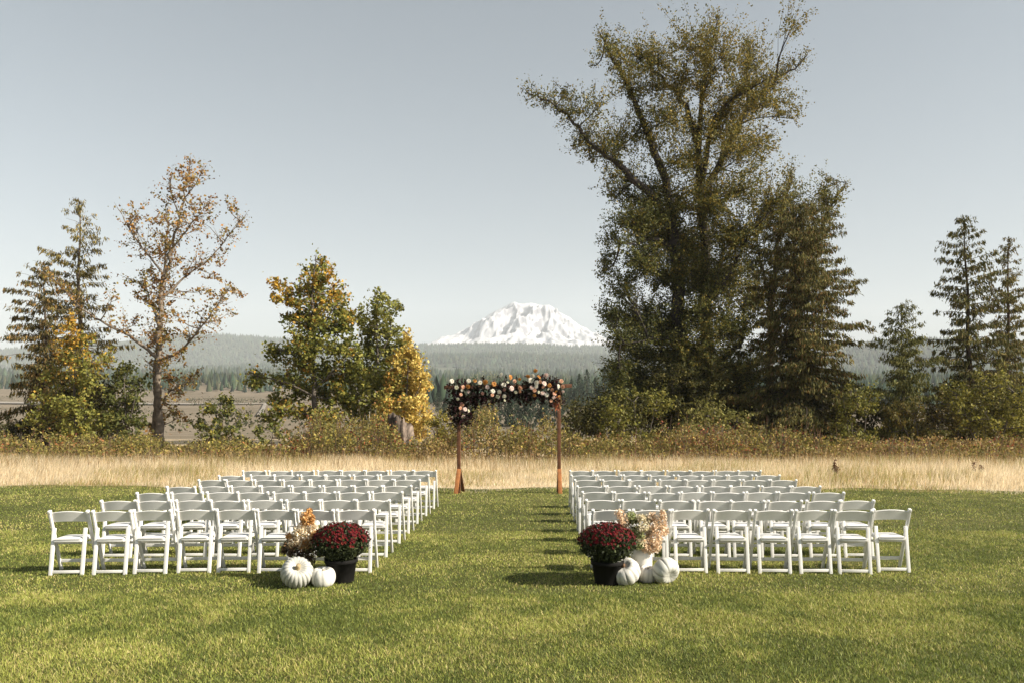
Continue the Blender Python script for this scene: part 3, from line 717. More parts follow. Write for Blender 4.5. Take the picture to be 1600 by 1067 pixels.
# grey stump
def stump():
    Y = 35.0
    b0 = at(626, 690, Y); b0[2] = 0
    t = empty('tree_stump', b0, 'weathered grey stump half hidden by brambles under the yellow maple', 'stump')
    rng = np.random.default_rng(8)
    n, rows = 44, 8
    th = np.linspace(0, 2 * math.pi, n, endpoint=False)
    fl = 1 + .15 * np.sin(th * 6 + .5) + .09 * np.sign(np.sin(th * 13)) * np.abs(np.sin(th * 13)) ** .6 + rng.normal(size=n) * .05
    V = []
    topz = 1.74 + .10 * np.sin(th * 2 + .6) + rng.normal(size=n) * .09 - .45 * np.clip(np.cos(th - .2), 0, 1)
    for k in range(rows):
        f = k / (rows - 1)
        r = (.72 - .28 * f ** .6) * fl
        V.append(np.stack([r * np.cos(th), r * np.sin(th), f * topz], 1))
    V.append(np.stack([.36 * .8 * fl * np.cos(th), .36 * .8 * fl * np.sin(th), topz - .12], 1))
    rows += 1
    i = np.arange(rows - 1)[:, None] * n; j = np.arange(n)[None, :]
    q = np.stack([i + j, i + (j + 1) % n, i + n + (j + 1) % n, i + n + j], -1).reshape(-1, 4)
    V = np.vstack(V + [np.array([[0, 0, 1.5]])])
    cap = np.array([[(rows - 1) * n + a, (rows - 1) * n + (a + 1) % n, rows * n] for a in range(n)])
    colr = np.tile(np.array((.085, .066, .052)), (len(V), 1)) * (1 + rng.normal(size=(len(V), 1)) * .3)
    colr[np.tile(np.arange(n), rows + 1)[:len(V)] % 9 < 2] *= 2.6
    g = G(); g.add(V, [q, cap], np.clip(colr, .02, .6)); g.build('trunk', M_bark, t, smooth=False)
    g = G()
    for a in (-.5, .1, .9, 2.4, 3.6):
        d = np.array((math.cos(a), math.sin(a), 0))
        tube(g, [d * .4 + np.array((0, 0, .5)), d * .7 + np.array((0, 0, .22)), d * 1.05 + np.array((0, 0, .02))], [.14, .11, .05], 7, (.11, .085, .07))
    g.build('root', M_bark, t, smooth=True)
    g = G()
    tube(g, [(-1.30, -.3, 0), (-1.29, -.3, 1.2), (-1.24, -.32, 1.98)], [.03, .024, .012], 6, (.34, .31, .26))
    tube(g, [(-1.29, -.3, 1.35), (-1.40, -.28, 1.85)], [.022, .010], 5, (.34, .31, .26))
    g.build('dead_branch', M_bark, t)
stump()

# understorey shrubs at the foot of the big trees
und = [
 ('dark_shrub', 'small dark bush seen just past the arch post nearest the tallest tree', 908, 41.0, 878, 948, 622, 110, .13, [(.055, .06, .022), (.075, .078, .026), (.10, .095, .032)]),
 ('leafy_shrub', 'olive bush between the bright yellow maple and the arch', 690, 38.0, 664, 716, 634, 150, .12, [(.10, .10, .035), (.13, .115, .04), (.075, .08, .028)]),

 ('dark_shrub', 'dark leafy shrub between the arch and the tallest tree', 965, 41.5, 915, 1015, 606, 110, .14, [(.05, .056, .02), (.07, .075, .024), (.09, .09, .03)]),
 ('dark_shrub', 'tall dark shrub against the tallest tree trunk', 1060, 42.5, 1005, 1120, 556, 110, .14, [(.05, .058, .02), (.065, .07, .024), (.10, .095, .032)]),
 ('dark_shrub', 'dark shrub filling the gap between poplar and cedar trunks', 1165, 44.5, 1110, 1225, 585, 110, .14, [(.045, .05, .02), (.06, .064, .022), (.08, .076, .028)]),
 ('dark_shrub', 'dark shrub at the shaded foot of the broad cedar', 1280, 41.5, 1215, 1345, 610, 110, .13, [(.045, .048, .02), (.06, .06, .022), (.085, .07, .03)]),
 ('dark_shrub', 'dark olive shrub between the broad cedar and the small drooping conifer', 1370, 42.5, 1330, 1420, 618, 100, .13, [(.06, .062, .024), (.08, .08, .028), (.10, .085, .034)]),
 ('dark_shrub', 'dark shrub between the small drooping conifer and the tallest thin one', 1480, 42.0, 1440, 1530, 590, 100, .13, [(.055, .058, .022), (.07, .07, .026), (.10, .085, .034)]),
 ('dark_shrub', 'dark shrub at the foot of the thin conifer by the picture edge', 1590, 42.0, 1545, 1660, 600, 100, .13, [(.06, .064, .022), (.075, .078, .026), (.11, .10, .034)]),
 ('dark_shrub', 'brown dark shrub behind the yellow green maple', 150, 42.0, 95, 205, 590, 100, .14, [(.06, .06, .022), (.08, .07, .028), (.045, .05, .02)]),

 ('leafy_shrub', 'pale leafed young broadleaf shrub in front of the tallest tree trunk', 1000, 38.5, 940, 1040, 598, 96, .13, [(.085, .095, .035), (.065, .075, .028), (.115, .115, .045)]),
 ('leafy_shrub', 'grey green glinting shrub between the tallest tree trunk and the cedar', 1115, 38.0, 1060, 1180, 620, 90, .12, [(.10, .11, .055), (.075, .085, .04), (.14, .14, .075)]),
 ('leafy_shrub', 'open leafy shrub at the outer foot of the broad dark cedar', 1338, 38.5, 1310, 1372, 592, 70, .13, [(.085, .095, .035), (.06, .07, .026), (.12, .12, .05)]),
 ('leafy_shrub', 'pale leafy shrub below the two thin conifers', 1545, 38.0, 1480, 1612, 572, 85, .13, [(.10, .105, .04), (.07, .08, .03), (.14, .14, .055)]),
 ('leafy_shrub', 'brownish low shrub in front of the small drooping conifer', 1440, 39.0, 1385, 1495, 616, 120, .11, [(.08, .075, .034), (.06, .06, .028), (.11, .09, .045)]),
 ('dark_shrub', 'small dark shrub under the ragged edge conifer', 30, 39.5, -10, 70, 640, 85, .13, [(.05, .055, .024), (.08, .07, .03), (.035, .042, .02)]),
]
for k, (nm, lab, px, Y, x0, x1, top, dn, lf, cols) in enumerate(und):
    rg = np.random.default_rng(700 + k)
    cl = []
    nc = int((x1 - x0) * (705 - top) / 330)
    for _ in range(nc):
        x = rg.uniform(x0 + 8, x1 - 8); rel = abs(x - px) / (x1 - x0) * 2
        y = rg.uniform(top + 14 + rel ** 2 * 30 * rg.random(), 700)
        cl.append((x, y, rg.uniform(12, 22), rg.uniform(12, 20)))
    lim = [([(px + dx * .3, 708, 0), (px + dx * .6, 675, 0), (px + dx, top + 25 + abs(dx) * .4, 0)], .05, .01) for dx in (-(px - x0) * .7, -10, (x1 - px) * .6)]
    broadleaf(nm, lab, Y, (px, 712), lim, cl, lf, (lambda c: (lambda rng, a, b: pal(rng, len(a), c, var=.35)))([(q[0] * 1.7, q[1] * 1.5, q[2] * .8) for q in cols] if nm == 'leafy_shrub' else [(q[0] * 1.1, q[1], q[2] * .8) for q in cols]), 710 + k, cat='shrub', dens=dn * (.5 if nm == 'leafy_shrub' else 1.0), depth=1.3, up=.5, spread=1.3, parts=('stem', 'foliage'))

# ------------------------------------------------------------------ bramble thicket (nobody could count it)
rng = np.random.default_rng(77)
TH = [(-150,690),(0,690),(100,690),(200,686),(300,690),(380,697),(430,690),(480,668),(560,662),(600,668),(628,684),(648,682),(700,666),(740,654),(800,650),(850,656),(900,668),(960,680),(1040,681),(1100,674),(1180,672),(1250,676),(1300,690),(1400,696),(1500,694),(1560,690),(1750,690)]
def thicket_h(X):
    px = CX + X * F / 32
    h = H - (np.interp(px, [a for a, b in TH], [b for a, b in TH]) - CY) * 32 / F
    return h * (.80 + 1.5 * (fbm(X * 1.9 + 9, X * 0 + 2.2, 4) - .44))
n = 150000
X = rng.uniform(-27, 25, n); Yb = 29.3 + rng.random(n) ** .8 * 6.2
hh = thicket_h(X + .15 * (Yb - 32)) * (.5 + .5 * np.clip((Yb - 29.0) / 1.8, 0, 1)) * (1 + .9 * (fbm(X * 1.1 + 4, Yb * 1.1, 3) - .5)) * rng.uniform(.8, 1.12, n)
zf = rng.random(n) ** .6
Z = hh * zf + rng.normal(size=n) * .04
P = np.stack([X, Yb, np.maximum(Z, .03)], 1)
ca = fbm(X * .30 + 31, Yb * .3 + 8, 3); cb_ = fbm(X * .8 + 3, Yb * .8 + Z * .5, 3)
redc = np.exp(-((CX + X * F / 34 - 1190) / 110) ** 2) * .16 + .02
u = rng.random(n)
c_ol = pal(rng, n, [(.17, .15, .04), (.12, .115, .032), (.23, .19, .055)])
c_br = pal(rng, n, [(.30, .20, .08), (.36, .26, .11), (.22, .145, .06)])
c_rd = pal(rng, n, [(.26, .075, .035), (.20, .06, .04), (.30, .13, .045)])
c_ye = pal(rng, n, [(.40, .31, .07), (.32, .26, .06)])
pr = np.clip(redc + (cb_ - .55) * 1.0, .01, .5); pb = np.clip(.24 + (ca - .5) * 1.9 + (1 - zf) * .25, .05, .8)
col = np.where((u < pr)[:, None], c_rd, np.where((u < pr + pb)[:, None], c_br, np.where((u > .88)[:, None], c_ye, c_ol)))
kp = fbm(X * 2.1 + Yb * .7, Z * 2.6 + Yb * 1.3, 3) > .40 + .10 * (1 - zf)
P, col = P[kp], col[kp]
g = G()
leaves(g, P, rng.uniform(.06, .135, len(P)), col, rng, aspect=.65)
for k in range(2200):      # canes
    x = rng.uniform(-26, 24); y = rng.uniform(29.6, 34.5); h = thicket_h(np.array([x]))[0] * rng.uniform(.6, 1.35)
    dx, dy = rng.normal(size=2) * .25
    tube(g, [(x, y, 0), (x + dx * .4, y + dy * .4, h * .6), (x + dx, y + dy, h)], [.010, .008, .004], 3, (.17 * rng.uniform(.6, 1.3), .11, .07))
tag(g.build('bramble_thicket', M_leaf), 'tangled autumn bramble thicket of olive, brown and red leaves behind the dry grass', 'brambles', kind='stuff')

# ------------------------------------------------------------------ dry grass
rng = np.random.default_rng(5)
def blades(g, X, Y, h, w, lean, col, seg=2, z0=0):
    if seg == 1:
        n = len(X); az = rng.random(n) * 2 * math.pi; lx, ly = lean
        B = np.stack([X, Y, np.full(n, float(z0))], 1); o = np.stack([np.cos(az) * w * .5, np.sin(az) * w * .5, 0 * w], 1)
        T = B + np.stack([lx * h, ly * h, h * np.sqrt(np.clip(1 - .5 * (lx ** 2 + ly ** 2), .2, 1))], 1)
        g.add(np.stack([B - o, B + o, T], 1).reshape(-1, 3), np.arange(n * 3).reshape(-1, 3), np.repeat(col, 3, 0)); return
    n = len(X)
    az = rng.random(n) * 2 * math.pi
    wx, wy = np.cos(az) * w * .5, np.sin(az) * w * .5
    lx, ly = lean
    B = np.stack([X, Y, np.full(n, float(z0))], 1)
    M = B + np.stack([lx * .35 * h, ly * .35 * h, h * .6], 1)
    T = B + np.stack([lx * h, ly * h, h * np.sqrt(np.clip(1 - .5 * (lx ** 2 + ly ** 2), .2, 1))], 1)
    o = np.stack([wx, wy, 0 * wx], 1)
    V = np.stack([B - o, B + o, M + o * .8, M - o * .8, T], 1).reshape(-1, 3)
    i = np.arange(n)[:, None] * 5
    g.add(V, [i + np.array([[0, 1, 2, 3]]), i + np.array([[3, 2, 4]])], np.repeat(col, 5, 0))
g = G()
n = 150000
X = rng.uniform(-24, 22, n); e = lawn_edge(X)
Y = e - .5 + 1.1 * (fbm(X * 1.3, X * 0 + 3.3, 3) - .5) + rng.random(n) ** .85 * (31 - e)
hm = .08 + .36 * np.clip((Y - e) / 3.0, 0, 1) * (.55 + .9 * fbm(X * .5, Y * .5, 3))
center = np.exp(-((X + .6) / 2.6) ** 2) * np.exp(-np.clip(Y - 24, 0, 9) / 5)      # trodden and shorter behind the arch
h = hm * rng.uniform(.6, 1.25, n) * (1 - .55 * center)
sweep = .35 * (fbm(X * .25 + 40, Y * .4, 3) - .25) + .35 * np.clip((-X - 6) / 14, 0, 1)
lx = sweep + rng.normal(size=n) * .30; ly = rng.normal(size=n) * .28 - .08
tone = fbm(X * .5 + 77, Y * .8, 3)[:, None]
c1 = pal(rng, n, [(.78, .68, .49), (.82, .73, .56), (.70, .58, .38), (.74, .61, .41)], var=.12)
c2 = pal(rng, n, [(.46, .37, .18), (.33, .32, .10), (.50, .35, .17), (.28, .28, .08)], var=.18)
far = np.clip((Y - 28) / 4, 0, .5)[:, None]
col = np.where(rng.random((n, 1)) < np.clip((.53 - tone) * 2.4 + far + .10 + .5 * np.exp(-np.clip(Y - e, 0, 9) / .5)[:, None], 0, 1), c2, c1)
wd_ = .0095 * rng.uniform(.7, 1.4, n)
k2 = rng.random(n) < .6
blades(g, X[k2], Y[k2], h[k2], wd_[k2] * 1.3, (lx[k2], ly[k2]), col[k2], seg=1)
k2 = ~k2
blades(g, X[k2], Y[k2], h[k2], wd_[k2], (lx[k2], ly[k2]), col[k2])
# seed stalks standing above it
m = 5000
X2 = rng.uniform(-24, 22, m); Y2 = rng.uniform(26, 30.5, m)
blades(g, X2, Y2, rng.uniform(.45, .85, m), np.full(m, .012), (rng.normal(size=m) * .15, rng.normal(size=m) * .15), pal(rng, m, [(.36, .24, .11), (.46, .34, .18), (.24, .15, .07)]))
tag(g.build('dry_grass', M_straw), 'tall pale straw coloured dry grass between lawn and brambles', 'dry grass', kind='stuff')

# tall brown weeds standing out of the dry grass
for k, (px, py, hh_, lab) in enumerate([(1305,735,.62,'brown dock weed standing alone in the straw behind the last chair row'),(1527,732,.5,'brown dock weed in the straw below the thin conifers')]):
    rg = np.random.default_rng(900 + k)
    Yw = H * F / (py + 16 - CY)
    b0 = at(px, py, Yw); b0[2] = 0
    t = empty('dock_weed', b0, lab, 'weed')
    gs, gf = G(), G()
    for s in range(3):
        dx = rg.normal() * .08
        tube(gs, [(dx * .2, 0, 0), (dx, .02, hh_ * .55), (dx * 1.6, .03, hh_ * (1 - .15 * s))], [.008, .006, .003], 4, (.16, .085, .045))
        P = np.stack([dx * 1.3 + rg.normal(size=60) * .025, rg.normal(size=60) * .025, hh_ * (.5 + .5 * rg.random(60)) * (1 - .15 * s)], 1)
        leaves(gf, P, .05, pal(rg, 60, [(.17, .08, .045), (.12, .06, .035)]), rg)
    gs.build('stem', M_stem, t); tag(gf.build('seed_head', M_leaf, t), kind='stuff')

# ------------------------------------------------------------------ lawn grass
rng = np.random.default_rng(6)
g = G()
def lawn_field(n, y0, y1, hgt, wid):
    Y = np.sqrt(rng.random(n) * (y1 ** 2 - y0 ** 2) + y0 ** 2)
    X = (rng.uniform(-130, 1730, n) - CX) * Y / F
    k = Y < lawn_edge(X) + .15
    X, Y = X[k], Y[k]; n = len(X)
    t1 = fbm(X * .55 + 12, Y * .9 + 5, 4); t2 = fbm(X * 2.2 + 3, Y * 2.6, 3); t3 = fbm(X * 7, Y * 7, 2)
    tone = np.clip(.5 + (t1 - .5) * 2.3 + (t2 - .5) * 1.3 + (t3 - .5) * .9, 0, 1)
    u = rng.random(n)
    dry = pal(rng, n, [(.50, .42, .16), (.56, .48, .22), (.42, .36, .12)], var=.15)
    lig = pal(rng, n, [(.315, .345, .072), (.37, .385, .092), (.27, .305, .064)], var=.15)
    drk = pal(rng, n, [(.14, .175, .04), (.10, .135, .03), (.18, .21, .046)], var=.15)
    col = np.where((u < tone * .30)[:, None], dry, np.where((u < .15 + tone * .85)[:, None], lig, drk))
    h = hgt * rng.uniform(.55, 1.3, n) * (.75 + .5 * t2)
    blades(g, X, Y, h, wid * 1.35 * rng.uniform(.7, 1.3, n), (rng.normal(size=n) * .6, rng.normal(size=n) * .6), col, seg=1, z0=.002)
lawn_field(250000, 5.6, 9.2, .036, .0055)
lawn_field(220000, 9.2, 14, .030, .0075)
lawn_field(140000, 14, 22.6, .030, .0115)
tag(g.build('lawn_grass', M_blade), 'short mown yellow green lawn grass around the chairs', 'grass', kind='stuff')

# ------------------------------------------------------------------ folding chairs
def bm_mesh(name, fn, mat, smooth=True):
    bm = bmesh.new(); fn(bm)
    bmesh.ops.recalc_face_normals(bm, faces=bm.faces[:])
    me = bpy.data.meshes.new(name); bm.to_mesh(me); bm.free()
    me.materials.append(mat)
    if smooth:
        for p in me.polygons: p.use_smooth = True
        me.set_sharp_from_angle(angle=R(40))
    return me
def bar(bm, p0, p1, wx, wd, bev=.006, cap=0):
    """square bar from p0 to p1; wx across x (or z for a horizontal one), wd in the other direction"""
    p0, p1 = Vector(p0), Vector(p1)
    z = (p1 - p0).normalized()
    ref = Vector((1, 0, 0)) if abs(z.x) < .9 else Vector((0, 0, 1))
    x = (ref - z * ref.dot(z)).normalized(); y = z.cross(x)
    vs = []
    for p in (p0, p1):
        for a, b_ in ((-1, -1), (1, -1), (1, 1), (-1, 1)):
            vs.append(bm.verts.new(p + x * a * wx / 2 + y * b_ * wd / 2))
    fs = [(0, 3, 2, 1), (4, 5, 6, 7), (0, 1, 5, 4), (1, 2, 6, 5), (2, 3, 7, 6), (3, 0, 4, 7)]
    faces = [bm.faces.new([vs[i] for i in f]) for f in fs]
    ed = {e for f in faces for e in f.edges}
    bmesh.ops.bevel(bm, geom=list(ed), offset=bev, segments=2, affect='EDGES', profile=.6)
PF, PT = Vector((0, .21, 0)), Vector((0, -.10, .785))
PD = (PT - PF).normalized(); PL = (PT - PF).length
PN = Vector((0, -PD.z, PD.y))                       # faces the camera side and slightly down
def post_fn(s):
    def fn(bm):
        o = Vector((s * .226, 0, 0))
        bar(bm, PF + o, PT + o, .032, .046, .009)
    return fn
def cap_fn(s):
    o = Vector((s * .226, 0, 0))
    return lambda bm: bar(bm, PT + o - PD * .035, PT + o + PD * .012, .042, .056, .016)
def rear_fn(s):
    return lambda bm: bar(bm, (s * .187, -.160, 0), (s * .187, -.060, .575), .043, .034, .009)
def backrest_fn(bm):
    nu, nv = 15, 5
    def P(u, v, k):
        c = math.cos(math.pi * u / .424)
        top = PL - .030 + .026 * c; bot = PL - .152 + .014 * c
        s = bot + (top - bot) * v
        off = -.004 + .010 * c - (0 if k else .017)
        return PF + Vector((u, 0, 0)) + PD * s + PN * off
    us = [-.211 + .422 * i / (nu - 1) for i in range(nu)]
    gridv = [[[bm.verts.new(P(u, j / (nv - 1), k)) for u in us] for j in range(nv)] for k in (0, 1)]
    for k in (0, 1):
        for j in range(nv - 1):
            for i in range(nu - 1):
                a = [gridv[k][j][i], gridv[k][j][i + 1], gridv[k][j + 1][i + 1], gridv[k][j + 1][i]]
                bm.faces.new(a if k else a[::-1])
    for i in range(nu - 1):
        for j in (0, nv - 1):
            bm.faces.new([gridv[0][j][i], gridv[0][j][i + 1], gridv[1][j][i + 1], gridv[1][j][i]])
    for j in range(nv - 1):
        for i in (0, nu - 1):
            bm.faces.new([gridv[0][j][i], gridv[0][j + 1][i], gridv[1][j + 1][i], gridv[1][j][i]])
def seat_fn(bm):
    bar(bm, (-.163, .045, .425), (.163, .045, .425), .036, .36, .008)
def pad_fn(bm):
    n, m = 13, 13
    def top(i, j):
        u, v = -1 + 2 * i / (n - 1), -1 + 2 * j / (m - 1)
        e = (1 - abs(u) ** 6) * (1 - abs(v) ** 6)
        return Vector((u * .158, .035 + v * .178, .443 + .018 * e ** .6))
    vt = [[bm.verts.new(top(i, j)) for i in range(n)] for j in range(m)]
    for j in range(m - 1):
        for i in range(n - 1): bm.faces.new([vt[j][i], vt[j][i + 1], vt[j + 1][i + 1], vt[j + 1][i]])
CAPS = [bm_mesh('post_cap', cap_fn(-1), M_resin), bm_mesh('post_cap', cap_fn(1), M_resin)]
def yat(z): return PF.y + PD.y / PD.z * z
CH = [('back_post', bm_mesh('back_post', post_fn(-1), M_resin)), ('back_post', bm_mesh('back_post', post_fn(1), M_resin)),
      ('rear_leg', bm_mesh('rear_leg', rear_fn(-1), M_resin)), ('rear_leg', bm_mesh('rear_leg', rear_fn(1), M_resin)),
      ('backrest', bm_mesh('backrest', backrest_fn, M_resin)), ('seat', bm_mesh('seat', seat_fn, M_resin)), ('seat_pad', bm_mesh('seat_pad', pad_fn, M_pad)),
      ('rear_rail', bm_mesh('rear_rail', lambda bm: bar(bm, (-.168, -.152, .045), (.168, -.152, .045), .034, .022, .005), M_resin)),
      ('front_rail', bm_mesh('front_rail', lambda bm: bar(bm, (-.211, yat(.13), .13), (.211, yat(.13), .13), .042, .020, .005), M_resin)),
      ('seat_rail', bm_mesh('seat_rail', lambda bm: bar(bm, (-.211, yat(.37), .37), (.211, yat(.37), .37), .030, .020, .005), M_resin))]
def chair(x, y, rz, label, group):
    t = empty('folding_chair', (x, y, 0), label, 'chair', group, rz)
    for nm, me in CH:
        o = bpy.data.objects.new(nm, me); COL.objects.link(o); o.parent = t
        if nm == 'back_post':
            c = bpy.data.objects.new('post_cap', CAPS[me is not CH[0][1]]); COL.objects.link(c); c.parent = o
    return t
rng = np.random.default_rng(42)
ORD = ['first', 'second', 'third', 'fourth', 'fifth', 'sixth', 'seventh', 'eighth']
ROWY = [10.46, 11.55, 12.70, 13.72, 14.95, 16.02, 17.20]
for side in (0, 1):
    for r_ in range(7):
        s = F / ROWY[r_]
        for k in range(8):
            if side == 0:
                x = -1.965 + .03 * [0, .6, 0, .4, 0, .5, 1][r_] - .25 - k * .503
                yy_ = ROWY[r_] + .06 - (.20 if r_ == 0 else .10) * (k / 7) ** 2.2 + .06
                rz = R(1.2 + (3.5 if r_ == 0 else 1.5) * (k / 7) ** 1.5)
            else:
                x = .755 + .25 + k * .503
                yy_ = ROWY[r_] + .06 + .03 * math.sin(k + r_)
                rz = R(-.5)
            x += rng.normal() * .014; yy_ += rng.normal() * .03; rz += R(rng.normal() * 1.9)
            sd_ = 'yellow maple side' if side == 0 else 'tall cottonwood side'
            chair(x, yy_, rz, f'white folding chair {ORD[k]} from the aisle, {ORD[r_]} row from the pumpkins, {sd_}',
                  'white folding chairs in rows on the lawn')

# ------------------------------------------------------------------ wooden arch
AY = 20.4
ax0, ax1 = (717 - CX) * AY / F, (873.5 - CX) * AY / F
def bmat_bar(name, p0, p1, wx, wd, col, parent, bev=.006, mat=None):
    me = bm_mesh(name, lambda bm: bar(bm, p0, p1, wx, wd, bev), mat or M_wood)
    a = me.attributes.new('tint', 'FLOAT_COLOR', 'POINT')
    a.data.foreach_set('color', np.tile(np.array((*col, 1.)), len(me.vertices)).astype(np.float32))
    return link(name, me, parent)
arch = empty('wedding_arch', ((ax0 + ax1) / 2, AY, 0), 'brown timber wedding arch with two posts and a crossbeam at the end of the aisle', 'arch')
hwid = (ax1 - ax0) / 2
DK, LT = (.12, .050, .023), (.40, .16, .055)
for s in (-1, 1):
    bmat_bar('post', (s * hwid, 0, 0), (s * hwid, 0, 2.50), .085, .085, DK, arch)
    o = bmat_bar('post_brace', (s * hwid - .005 + (-.055 if s < 0 else 0.03), -.175, 0), (s * hwid + .004, -.067, .60), .098, .040, LT, arch)
    o['label'] = 'orange brown brace board at the foot of the post'
    bmat_bar('post_brace', (s * hwid + (.085 if s < 0 else -.01), .30, 0), (s * hwid + .004, .064, .60), .085, .040, DK, arch)
    bmat_bar('corner_brace', (s * (hwid - .046), .0, 2.12), (s * (hwid - .36), .0, 2.495), .06, .045, DK, arch)
bmat_bar('crossbeam', ((694 - CX) * AY / F - arch.location.x, 0, 2.592), ((893.5 - CX) * AY / F - arch.location.x, 0, 2.632), .09, .09, DK, arch)

# garland: dark foliage, and each bloom a part
rng = np.random.default_rng(12)
gar = empty('flower_garland', ((ax0 + ax1) / 2, AY - .06, 2.55), 'garland of burgundy foliage with white, peach and orange blooms draped over the arch', 'garland')
g = G()
gx = arch.location.x
BURG = [(.022, .014, .012), (.030, .012, .014), (.016, .018, .010), (.045, .014, .018), (.028, .026, .014)]
def gpos(px, py, d=0):
    p = at(px, py, AY - .06); p[1] += d
    return p
strips = [(705,735,596,628,300),(735,770,598,624,300),(770,800,600,625,330),(800,830,596,624,340),(830,850,590,622,300),(850,876,596,612,220),(703,736,625,662,420),(708,728,640,658,120),(860,880,608,630,130),(736,752,615,632,90)]
cps = []
for x0, x1, y0, y1, n in strips:
    for _ in range(n // 12):
        c = gpos(rng.uniform(x0, x1), rng.uniform(y0, y1), rng.uniform(-.18, .16))
        m = 14
        P = c + rng.normal(size=(m, 3)) * np.array((.07, .06, .06))
        leaves(g, P, rng.uniform(.07, .15, m), pal(rng, m, BURG), rng, aspect=.45, axis=(0, 0, -.3))
for px in (745, 752, 823, 829, 846, 850, 770, 738, 812):       # hanging tails
    for q in range(16):
        c = gpos(px + rng.normal() * 1.2, 618 + q * .95, rng.uniform(-.1, .05))
        leaves(g, c[None, :], np.array([.11]), pal(rng, 1, BURG), rng, aspect=.35, axis=(0, 0, -1.5))
for px in (755, 782, 790, 840, 858, 866, 806):                  # upright sprigs
    for q in range(9):
        c = gpos(px + rng.normal() * 1.5, 600 - q * 1.6, rng.uniform(-.1, .05))
        leaves(g, c[None, :], np.array([.10]), pal(rng, 1, BURG), rng, aspect=.45, axis=(0, 0, 1))
g.build('foliage', M_leaf, gar, gar.location)
g = G()
for px, col in ((869, (.42, .13, .05)), (872, (.30, .06, .04)), (866, (.34, .09, .05)), (875, (.46, .30, .15))):
    for q in range(14):
        c = gpos(px + rng.normal() * 1.4, 620 + q * 1.5, rng.uniform(-.16, -.05))
        leaves(g, c[None, :], np.array([.10]), np.array([col]), rng, aspect=.3, axis=(0, 0, -1.2), spread=.6)
g.build('amaranth_tail', M_petal, gar, gar.location)
g = G()
for _ in range(70):
    c = gpos(rng.uniform(738, 775), rng.uniform(582, 600), rng.uniform(-.05, .1))
    leaves(g, c[None, :] + rng.normal(size=(4, 3)) * .05, np.full(4, .028), pal(rng, 4, [(.45, .42, .28), (.36, .34, .2)]), rng, aspect=.4)
for px in (742, 748, 754, 760, 766, 771):
    tube(g, [gpos(px, 606), gpos(px + rng.normal() * 3, 592), gpos(px + rng.normal() * 5, 580)], [.005, .004, .002], 3, (.30, .29, .17))
g.build('airy_sprig', M_leaf, gar, gar.location)

def bloom_mesh(name, col, col2, seed, rings=4):
    rg = np.random.default_rng(seed)
    g = G()
    for r_ in range(rings):
        f = r_ / (rings - 1)
        n = 11 - r_ * 2
        for k in range(n):
            a = 2 * math.pi * (k + .5 * (r_ % 2)) / n + rg.normal() * .08
            el = .12 + f * 1.15 + rg.normal() * .06
            L = 1.0 - .45 * f
            d = np.array((math.cos(a) * math.cos(el), math.sin(a) * math.cos(el), math.sin(el)))
            p = np.array((-math.sin(a), math.cos(a), 0))
            upv = np.cross(d, p) * -1
            w = .30 * L
            V = [d * .12, d * L * .6 + p * w + upv * .05, d * L + upv * .12, d * L * .6 - p * w + upv * .05, d * L * .55 - upv * .10]
            c = np.array(col) * (1 - f) + np.array(col2) * f
            g.add(V, np.array([[0, 1, 4], [1, 2, 4], [2, 3, 4], [3, 0, 4]]), np.clip(c * rg.uniform(.85, 1.12), 0, .95))
    th = np.linspace(0, 2 * math.pi, 8, endpoint=False)
    V = np.vstack([np.stack([.3 * np.cos(th), .3 * np.sin(th), 0 * th + .3], 1), [[0, 0, .5]], np.stack([.45 * np.cos(th), .45 * np.sin(th), 0 * th - .12], 1)])
    g.add(V, [np.array([[a, (a + 1) % 8, 8] for a in range(8)]), np.array([[a, (a + 1) % 8, 9 + (a + 1) % 8, 9 + a] for a in range(8)])], np.array(col2))
    return g.mesh(name, M_petal)
BL = {'w': bloom_mesh('white_bloom', (.80, .76, .68), (.78, .72, .56), 1), 'p': bloom_mesh('peach_bloom', (.72, .44, .30), (.55, .26, .15), 2), 'o': bloom_mesh('orange_bloom', (.62, .30, .08), (.42, .17, .04), 3),
      'b': bloom_mesh('blush_bloom', (.80, .66, .60), (.74, .52, .42), 4), 'g': bloom_mesh('cream_bloom', (.66, .64, .50), (.55, .52, .33), 5), 'd': bloom_mesh('dusky_bloom', (.30, .16, .12), (.20, .09, .07), 6)}
